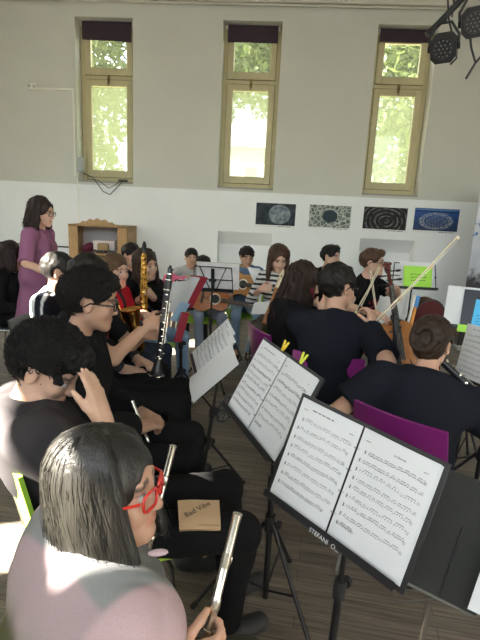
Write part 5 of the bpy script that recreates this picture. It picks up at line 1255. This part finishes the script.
# children and youngsters along the left row
person('child with short dark hair in a white and black jacket, back to the sunlight', (-1.365, 3.02, 1.165), 16, 5, 0, torso=-5, lean=.0, sc=.93, h=.010, skin=SK, hair=h_short(.015, .006, 60.), hairc=(.016, .014, .012),
    shirt=dict(c=mixcol((.62, .62, .64), (lambda P, i: loc(P, i)[1] > -.01, NAVY), (lambda P, i: np.abs(loc(P, i)[1] - .035) < .008, (.6, .6, .6))), sleeve=1.9, t=.02, name='jacket'), pants=NAVY)
person('child with light brown hair and pale face behind the glasses wearer', (-1.035, 2.90, 1.165), -14, 4, 0, torso=-5, lean=.02, sc=.92, h=.010, skin=SKP, hair=h_pony(.12), hairc=(.11, .065, .035), shirt=dict(c=(.05, .045, .05), sleeve=1.9), pants=BLACK)
pR = person('child in a red jacket with a golden alto saxophone on the lap', (-1.125, 3.40, 1.14), -30, 2, 0, torso=-12, lean=.02, sc=.92, h=.010, skin=SKP, hair=h_short(.012, .004, 50.), hairc=(.09, .05, .028), shirt=dict(c=mixcol((.42, .015, .03), (lambda P, i: (np.abs(loc(P, i)[0]) < .02) & (loc(P, i)[1] > .03), (.03, .03, .03))), sleeve=1.9, t=.018, name='jacket'), pants=(.03, .04, .06),
    R=dict(w=(-.98, 3.16, .80), f=(.7, .5, .2), n=(.2, .5, -.7), c=.7), L=dict(w=(-.90, 3.30, .86), f=(.5, -.7, .1), n=(0, 0, -1), c=.7))
alto_sax(frame((-.945, 3.17, .66), (-.42, .1, .9), (.75, -.6, .42)), 'golden alto saxophone resting against the child in the red jacket')
person('person with long brown hair in a black sweatshirt holding a straight golden saxophone', (-1.06, 4.00, 1.12), -38, 2, 6, torso=-40, lean=.02, sc=.95, h=.009, fem=.6, sw=.16, skin=SKP, hair=h_long(.21, 1.05, .02, .004, 105, 24, .019, 120, .004), hairc=(.035, .02, .014),
    shirt=dict(c=mixcol(BLACK, (lambda P, i: (loc(P, i)[1] > .05) & (np.abs(loc(P, i)[2] + .22) < .035) & (np.abs(loc(P, i)[0]) < .09) & (noise(P, 45.) > .0), (.35, .25, .33))), sleeve=1.9, t=.016, name='sweatshirt'), pants=JEAN, shoe=(.5, .5, .5),
    R=dict(w=(-1.03, 3.68, .88), f=(.35, .6, .45), n=(.6, .4, -.2), c=.75), L=dict(w=(-.93, 3.72, .90), f=(-.2, -.55, .5), n=(-.7, .1, -.2), c=.8))
soprano_sax((-1.030, 3.82, 1.325), (-.965, 3.56, .705), 'straight golden soprano saxophone with black mouthpiece', (.3, -.9, 0))
person('child with black hair almost hidden behind the straight saxophone player', (-1.40, 4.73, 1.12), -40, 0, 0, sc=.92, h=.012, skin=SK, hair=h_short(.015), hairc=DKH, shirt=dict(c=BLACK, sleeve=1.9), pants=NAVY)
# by the back wall
person('child with dark hair in a pale grey top with a pink guitar', (-.975, 5.74, 1.03), -75, 6, 0, torso=-70, lean=.0, sc=.85, h=.011, skin=SK, hair=h_pony(.12), hairc=DKH, shirt=dict(c=(.45, .45, .47), sleeve=1.9), pants=NAVY, shoe=(.5, .5, .5),
    R=dict(w=(-1.12, 5.45, .78), f=(.6, -.5, -.4), n=(.2, .7, -.3), c=.4), L=dict(w=(-.76, 5.45, .80), f=(-.2, -.3, .8), n=(0, .8, .1), c=.6))
person('child with dark hair bowed over a brown guitar behind the wire stand', (-.745, 5.15, .995), -80, 32, 0, torso=-82, lean=.03, sc=.87, h=.010, skin=SK, hair=h_short(.017, .006), hairc=DKH, shirt=dict(c=(.34, .36, .40), sleeve=.7), pants=(.26, .31, .40), shoe=(.02, .02, .02, 1),
    knees=((-.50, 4.84, .52), (-.72, 4.76, .54)), ankles=((-.42, 4.90, .085), (-.72, 4.86, .085)), R=dict(w=(-.78, 4.90, .73), f=(.5, -.5, -.5), n=(.2, .7, -.3), c=.5), L=dict(w=(-.42, 4.88, .74), f=(-.2, -.3, .8), n=(-.2, .8, .1), c=.7))
person('child in a blue denim jacket and jeans holding an orange guitar', (-.30, 5.52, 1.095), -72, 8, 0, torso=-78, lean=.04, sc=.88, h=.009, skin=SK, hair=h_short(.018, .007, front=.012), hairc=DKH, shirt=dict(c=(.12, .20, .32), sleeve=1.85, t=.018, name='denim_jacket'), pants=(.30, .42, .56), shoe=(.02, .02, .022, 1), socks=(.5, .5, .5),
    knees=((-.12, 4.98, .53), (-.36, 5.00, .53)), ankles=((-.20, 5.08, .09), (-.36, 5.16, .09)), R=dict(w=(-.43, 5.19, .86), f=(.6, -.4, -.5), n=(.2, .8, -.3), c=.4), L=dict(w=(-.14, 5.10, .885), f=(-.5, -.3, .75), n=(-.1, .8, .1), c=.6))
person('person with long brown hair in a striped top, playing a wooden recorder', (.055, 4.73, 1.165), -78, 18, 0, torso=-100, lean=.04, sc=.95, h=.008, hh=.007, fem=.6, sw=.16, skin=SKP, hair=h_long(.30, 1.15, .06, .010, 108, 26, .018, 160, .005, seed=9, front=-.012, part=.012), hairc=(.06, .032, .02),
    shirt=dict(c=mixcol((.62, .62, .60), (lambda P, i: (P[:, 2] % .045) < .020, (.025, .025, .03))), sleeve=1.5, t=.014), pants=(.10, .085, .07),
    R=dict(w=(-.10, 4.50, .895), f=(.75, -.3, .2), n=(.1, .9, -.2), c=.8), L=dict(w=(.13, 4.44, .74), f=(-.8, -.25, .3), n=(0, .9, .1), c=.8))
person('person with short dark hair in black at the back wall, looking to the right', (.62, 5.30, 1.165), -38, -2, 0, torso=-60, lean=.03, sc=.98, h=.009, skin=SKP, hair=h_short(.016, .008, top=.016), hairc=DKH, shirt=dict(c=BLACK, sleeve=.6), pants=NAVY)
# right hand group
person('person with long dark curly hair in a black hoodie, turned to the right', (.215, 3.20, 1.155), 8, 14, 0, torso=24, lean=.03, neckf=.07, h=.008, hh=.007, fem=.6, sw=.168, skin=SKP, hair=h_long(.27, 1.18, .03, .020, 122, 34, .018, 500, .010, seed=12, srad=.0018), hairc=(.028, .016, .012),
    shirt=dict(c=BLACK, sleeve=1.9, t=.022, fat=1.12, hood=True, name='hoodie', w=.010), pants=BLACK, R=dict(w=(.33, 2.98, 1.01), f=(.3, .35, .85), n=(-.1, .8, -.4), c=.75, e=(.2, -.7, -.8)), L=dict(w=(.50, 3.30, .98), f=(-.3, -.6, .6), n=(0, -.8, .2), c=.6))
hh = bpy.data.objects
pV = person('person with short black hair in a navy T-shirt, back turned, raising a violin bow', (.372, 2.71, 1.215), 36, 6, 0, torso=76, lean=.03, neckf=.055, h=.0065, hh=.006, skin=SK, sw=.182, sc=1.02, bulk=1.05, hair=h_short(.020, .008, 46., low=-.055), hairc=DKH,
    shirt=dict(c=NAVY, sleeve=.86, t=.018, fat=1.10, neck=.006, scoop=.15, hem=-.13, w=.009, wf=7.), pants=BLACK,
    R=dict(w=(.565, 2.575, 1.020), f=(-.25, .25, .9), n=(-.75, .45, -.2), c=.75, e=(.02, -.85, -.55)), L=dict(w=(.60, 2.74, .86), f=(.7, -.3, .2), n=(.1, .6, -.7), c=.8, e=(-.6, .3, -.7)))
spectacles(pV['root'], pV['F'], pV['off'], M_BLKF, .0025)
pW = person('person with brown hair pinned in a bun, dark T-shirt, back to the camera', (.742, 2.185, 1.055), 58, 22, 0, torso=74, lean=-.01, pelvis=(.64, 2.02), neckf=.115, neckz=.142, h=.006, hh=.005, fem=.5, sw=.185, bulk=1.12, skin=SK, hair=h_bun((.0, -.098, .0), (.068, .042, .078), .014), hairc=(.030, .018, .012),
    shirt=dict(c=NAVY, sleeve=.68, t=.024, fat=1.18, neck=.02, scoop=.1, hem=-.12, w=.009, wf=7.), pants=BLACK,
    L=dict(w=(.50, 2.16, .66), f=(.5, .7, 0), n=(0, 0, -1), c=.5, e=(-.9, -.5, .05)), R=dict(w=(.93, 2.20, .78), f=(.0, .8, .5), n=(-.9, .1, .1), c=.7, e=(.8, -.4, -.5)))
clarinet((.735, 2.19, 1.025), (1.18, 2.06, .66), 'clarinet slanting down beside the shoulder of the person with the bun', (0, -.7, .7))
pE = person('person with glasses and brown hair in a black T-shirt with red print, playing the cello', (.885, 4.38, 1.21), -24, -2, 0, torso=-35, lean=.03, sc=.98, h=.008, skin=SKP, hair=h_short(.012, .009, 40., top=.006, front=-.014), hairc=(.07, .035, .02),
    shirt=dict(c=mixcol(BLACK, (lambda P, i: (loc(P, i)[1] > .04) & (np.abs(loc(P, i)[2] + .21) < .035) & (np.abs(loc(P, i)[0]) < .10) & (noise(P * V(1, 1, .6), 70.) > .0), (.45, .05, .06))), sleeve=.6, t=.016), pants=NAVY,
    knees=((1.28, 4.05, .53), (.88, 3.88, .53)), R=dict(w=(.86, 3.93, .835), f=(.75, -.3, -.25), n=(.1, .3, -.9), c=.6, e=(-.8, -.2, -.3)), L=dict(w=(1.07, 4.16, 1.0), f=(-.4, -.6, .5), n=(-.3, -.2, -.7), c=.8, e=(.8, .3, -.6)))
spectacles(pE['root'], pE['F'], pE['off'], M_BLKF, .0028)
# standing conductor
def skirt_more(i):
    g = lambda z: i['P'] + Z * z
    return [rc(g(.16), g(-.40), .112, .23, .06, 'u', [(g(-.36), -Z)]), ell(i['P'] + Z * .03, np.array([i['tr'], i['tf'], i['s']]), (.178, .138, .13), .05)]
pG = person('standing person with dark hair and glasses in a plum dress with elbow sleeves', (-2.075, 4.27, 1.505), -4, 6, 0, torso=-2, lean=.02, sc=.97, stand=True, h=.008, hh=.007, fem=1., sw=.155, skin=SKP, hair=h_long(.155, 1.18, .0, .018, 110, 24, .0165, 300, .006, seed=15, front=-.014, srad=.0016), hairc=(.022, .013, .011), dress=True,
    shirt=dict(c=(.27, .115, .20), sleeve=1.0, t=.014, fat=1.12, hem=-.37, name='dress', more=skirt_more, w=.008, wf=8.), R=dict(w=(-1.865, 3.985, .99), f=(.9, .35, .05), n=(.1, .2, -.95), c=.4, e=(-.9, -.55, -.25)), L=dict(w=(-1.88, 4.36, .99), f=(.9, -.3, .05), n=(0, -.2, -.95), c=.4, e=(-.8, .35, -.5)))
spectacles(pG['root'], pG['F'], pG['off'], M_BLKF, .0022)
MB().tube([np.array(pG['N']) + np.array(v) for v in ((-.02, -.075, .02), (.06, -.07, -.04), (.12, -.05, -.18), (.135, -.03, -.30))], .009, 6).build('scarf', plain('dark_scarf', (.03, .03, .035), .8), pG['root'], off=pG['off'])
person('person with dark hair and black clothes seated at the left edge behind the plum dress', (-2.42, 4.35, 1.09), 20, 8, 0, torso=0, lean=.03, sc=.95, h=.010, fem=.4, sw=.165, skin=SK, hair=h_long(.14, 1.05, .01, .004, 120, 20, .02, 60), hairc=(.02, .012, .010), shirt=dict(c=BLACK, sleeve=1.9, t=.02), pants=BLACK)

# ------------------------------------------------------------------ instruments of the others
def fmat(c, y, z):
    y = nrm(y); z = nrm(np.array(z) - y * (np.array(z) @ y)); x = np.cross(y, z); M = Matrix.Identity(4)
    for i in range(3): M[i][0], M[i][1], M[i][2], M[i][3] = x[i], y[i], z[i], c[i]
    return M
guitar(fmat((-1.06, 5.37, .755), (.94, -.1, .06), (.1, -.95, .2)), 'small pink guitar held by the child in the pale grey top', .72, M_PINKW, 'guitars by the back wall')
guitar(fmat((-.60, 4.80, .715), (.93, -.1, -.09), (-.02, -.93, .35)), 'red brown guitar on the lap of the child behind the wire stand', .80, wood_mat('red_spruce', (.34, .10, .03), (.46, .17, .05), (20, 2, 2), .25, .6), 'guitars by the back wall')
guitar(fmat((-.34, 5.17, .83), (.90, -.30, -.06), (-.1, -.95, .22)), 'orange guitar held by the child in the denim jacket', .88, M_SPRUCE, 'guitars by the back wall')
dv = nrm((.06, -.12, -.9)); sc_ = np.array((.640, 2.53, 1.075)) + dv * .40
fiddle('violin', fmat(sc_, -dv, (.55, -.80, .1)), 'brown violin held upright with dark pegs, beyond the person with the bun', 1.12, headwood=M_EBON)
dc = nrm((.10, -.46, -.80)); s_ = 2.35
fiddle('cello', fmat(np.array((.975, 4.26, 1.205)) + dc * .40 * s_, -dc, (-.10, -.80, .5)), 'warm brown cello leaning on the person in the red print T-shirt', s_, wood_mat('cello_varnish', (.30, .11, .03), (.44, .18, .05), (12, 2, 2), .25, .7), ep=False, grow=1.5, headwood=M_DKVARN, fw=.62)
bow((.535, 2.545, 1.025), (1.035, 2.86, 1.515), 'long pale violin bow pointing up to the right in front of the posters', M_PALEW, (.5, -.2, -.7))
bow((.93, 3.80, .55), (.815, 4.07, 1.165), 'thin pale cello bow held before the black T-shirt with red print', M_PALEW, (-.8, -.2, 0))
bow((.60, 3.33, .96), (.79, 3.68, 1.235), 'pale bow beyond the cheek of the person in the navy black T-shirt', M_PALEW, (.3, -.8, -.3))
recorder((.105, 4.60, 1.075), (-.045, 4.235, .62), 'long wooden recorder with pale head joint played by the person in stripes')
def sheet(name, corners, label, mat=None, group=None):
    c = np.array(corners, float); r = empty(name, tuple(c.mean(0)), label, 'sheet music', group)
    MB().grid(lambda u, v: (c[0] * (1 - u) + c[1] * u) * (1 - v) + (c[3] * (1 - u) + c[2] * u) * v + V(0, -.012, .0) * sin(u * pi), 8, 8, .0012).build('page', mat or M_PAGE, r, off=tuple(c.mean(0)))
    return r
sheet('music_sheet', [(-.255, 4.86, 1.055), (-.13, 4.83, 1.05), (-.03, 4.74, .90), (-.165, 4.79, .885)], 'white sheet held up between the denim jacket and the striped top')
sheet('music_sheet', [(-.15, 4.40, .78), (.03, 4.46, .80), (.01, 4.30, .705), (-.17, 4.28, .695)], 'white sheet lying on the lap of the recorder player')
cr = empty('instrument_case', (1.345, 4.18, 0), 'dark red rounded instrument case standing beside the cello', 'case')
ol = [(.125 * cos(t), .80 + .15 * sin(t)) for t in np.linspace(0, pi, 16)] + [(-.15, .3), (-.14, .02), (.14, .02), (.15, .3)]
MB().prism(ol, -.09, .09, lambda x, z, y: (x, y, z)).build('shell', plain('dark_red_leather', (.085, .012, .014), .6, spec=.25, bump=.2), cr, ang=50); MB().tube([(.127 * cos(t), -.092, .80 + .152 * sin(t)) for t in np.linspace(0, pi, 16)], .008, 6).build('piping', M_LAMP, cr); MB().tube([(-.05, -.09, .5), (-.05, -.12, .52), (.05, -.12, .52), (.05, -.09, .5)], .010, 6).build('handle', M_LAMP, cr)
r = empty('wooden_rod', (1.02, 3.88, 0), 'white rod leaning up beside the cello, next to an orange one', 'rod'); MB().tube([(0, 0, 0.01), (.170, .165, .99)], .012, 10).build('shaft', M_PLAST, r)
r = empty('wooden_rod', (1.06, 3.88, 0), 'orange rod with a blue cap leaning up beside the cello', 'rod'); a = MB().tube([(0, 0, 0.01), (.15, .165, .93)], .012, 10).build('shaft', M_ORP, r); MB().tube([(.144, .158, .89), (.160, .175, .985)], .0175, 10).build('cap', M_BLUEP, r)
ht = tag(MB().ball((0, 0, 0), (.014, .010, .020), 10, 7).ball((.012, 0, -.03), (.008, .008, .022), 10, 7).build('hair_tie', plain('dark_red_velvet', (.14, .01, .02), .8)), None); ht.parent = [o for o in COL.objects if o.get('label', '').startswith('person with long dark curly')][0]; ht.location = Vector((.262, 3.085, 1.125)) - ht.parent.location

# ------------------------------------------------------------------ a chair under every seated person
def under(prefix, kind, label, deg=None, fw=.06):
    o = [q for q in COL.objects if q.get('label', '').startswith(prefix)][0]
    return chair(kind, o.location.x + fw * cos(radians(deg)), o.location.y + fw * sin(radians(deg)), deg, label)
under('person in a mauve', 'lime', 'lime green chair under the person in the mauve jacket', 42, .12)
chair('lime', -.555, 1.47, 37, 'lime green chair under the person touching the forehead')
under('person with glasses and short', 'lime', 'lime green chair under the person in the black hoodie with glasses', 4)
under('person with dark hair and patterned', 'lime', 'lime green chair under the clarinet player with the wristwatch', 0)
under('child with short dark hair in a white', 'charcoal', 'charcoal chair under the child in the white and black jacket', -5)
under('child with light brown', 'lime', 'lime green chair under the child with light brown hair', -5)
under('child in a red', 'lime', 'lime green chair under the child in the red jacket', -12)
under('person with long brown hair in a black', 'lime', 'lime green chair under the straight saxophone player', -40)
under('child with black hair almost', 'charcoal', 'charcoal chair behind the straight saxophone player', -40)
under('child with dark hair in a pale', 'charcoal', 'charcoal chair under the child with the pink guitar', -70)
under('child with dark hair bowed', 'lime', 'lime green chair under the child bowed over the brown guitar', -82)
under('child in a blue denim', 'lime', 'lime green chair under the child in the denim jacket', -78)
under('person with long brown hair in a striped', 'lime', 'lime green chair under the recorder player', -100)
under('person with short dark hair in black at', 'charcoal', 'charcoal chair under the person looking right at the back wall', -60)
under('person with long dark curly', 'magenta', 'magenta chair under the person with dark curly hair and hoodie', 24)
under('person with short black hair in a navy', 'magenta', 'magenta chair under the person raising the violin bow', 74, .2)
chair('magenta', .70, 1.985, 48, 'magenta chair under the person with the bun, backrest behind the nearest stand')
under('person with glasses and brown', 'charcoal', 'charcoal chair under the cello player', -35)
under('person with dark hair and black clothes', 'charcoal', 'charcoal chair at the left edge behind the plum dress', 0)
# ------------------------------------------------------------------ light and camera
wd = bpy.data.worlds.new('World'); SC.world = wd; wd.use_nodes = True; nt = wd.node_tree
bg = nt.nodes['Background']; sky = nd(nt, 'ShaderNodeTexSky', sky_type='NISHITA', sun_disc=False, sun_elevation=radians(36), sun_rotation=radians(-105), air_density=1.2, dust_density=2.5)
mx = nd(nt, 'ShaderNodeMix', data_type='RGBA', i_0=.6); lk(nt, sky.outputs[0], mx.inputs[6]); mx.inputs[7].default_value = (3.2, 3.3, 3.2, 1)
lk(nt, mx.outputs[2], bg.inputs['Color']); bg.inputs['Strength'].default_value = SKY
sd = bpy.data.lights.new('sun', 'SUN'); sd.energy = SUN; sd.angle = radians(.6); sd.color = (1, .93, .80)
so = bpy.data.objects.new('sun', sd); COL.objects.link(so)
e, ph = radians(SUN_EL), radians(SUN_AZ)
dvec = Vector((cos(e) * cos(ph), cos(e) * sin(ph), -sin(e))); so.rotation_euler = dvec.to_track_quat('-Z', 'Y').to_euler(); so.location = (-9, 4, 9)
cd = bpy.data.cameras.new('camera'); cd.sensor_fit = 'VERTICAL'; cd.sensor_height = 24; cd.lens = 483 / 640 * 24; cd.clip_start = .05; cd.clip_end = 200
co = bpy.data.objects.new('camera', cd); COL.objects.link(co); SC.camera = co
a, p, t = radians(3.56), radians(12.7), radians(2.79)
f = V(-sin(a) * cos(p), cos(a) * cos(p), -sin(p)); r0 = V(cos(a), sin(a), 0); u0 = np.cross(r0, f)
r_ = cos(t) * r0 + sin(t) * u0; u_ = -sin(t) * r0 + cos(t) * u0
M = Matrix.Identity(4)
for i in range(3): M[i][0], M[i][1], M[i][2], M[i][3] = r_[i], u_[i], -f[i], (0, 0, 1.6)[i]
co.matrix_world = M
SC.view_settings.view_transform = 'Standard'; SC.view_settings.look = 'None'; SC.view_settings.gamma = 1; SC.view_settings.use_curve_mapping = False
SC.view_settings.exposure = EXPOSURE
SC.cycles.use_denoising = True; SC.cycles.max_bounces = 8; SC.cycles.diffuse_bounces = 5; SC.cycles.transparent_max_bounces = 12; SC.cycles.sample_clamp_indirect = 8
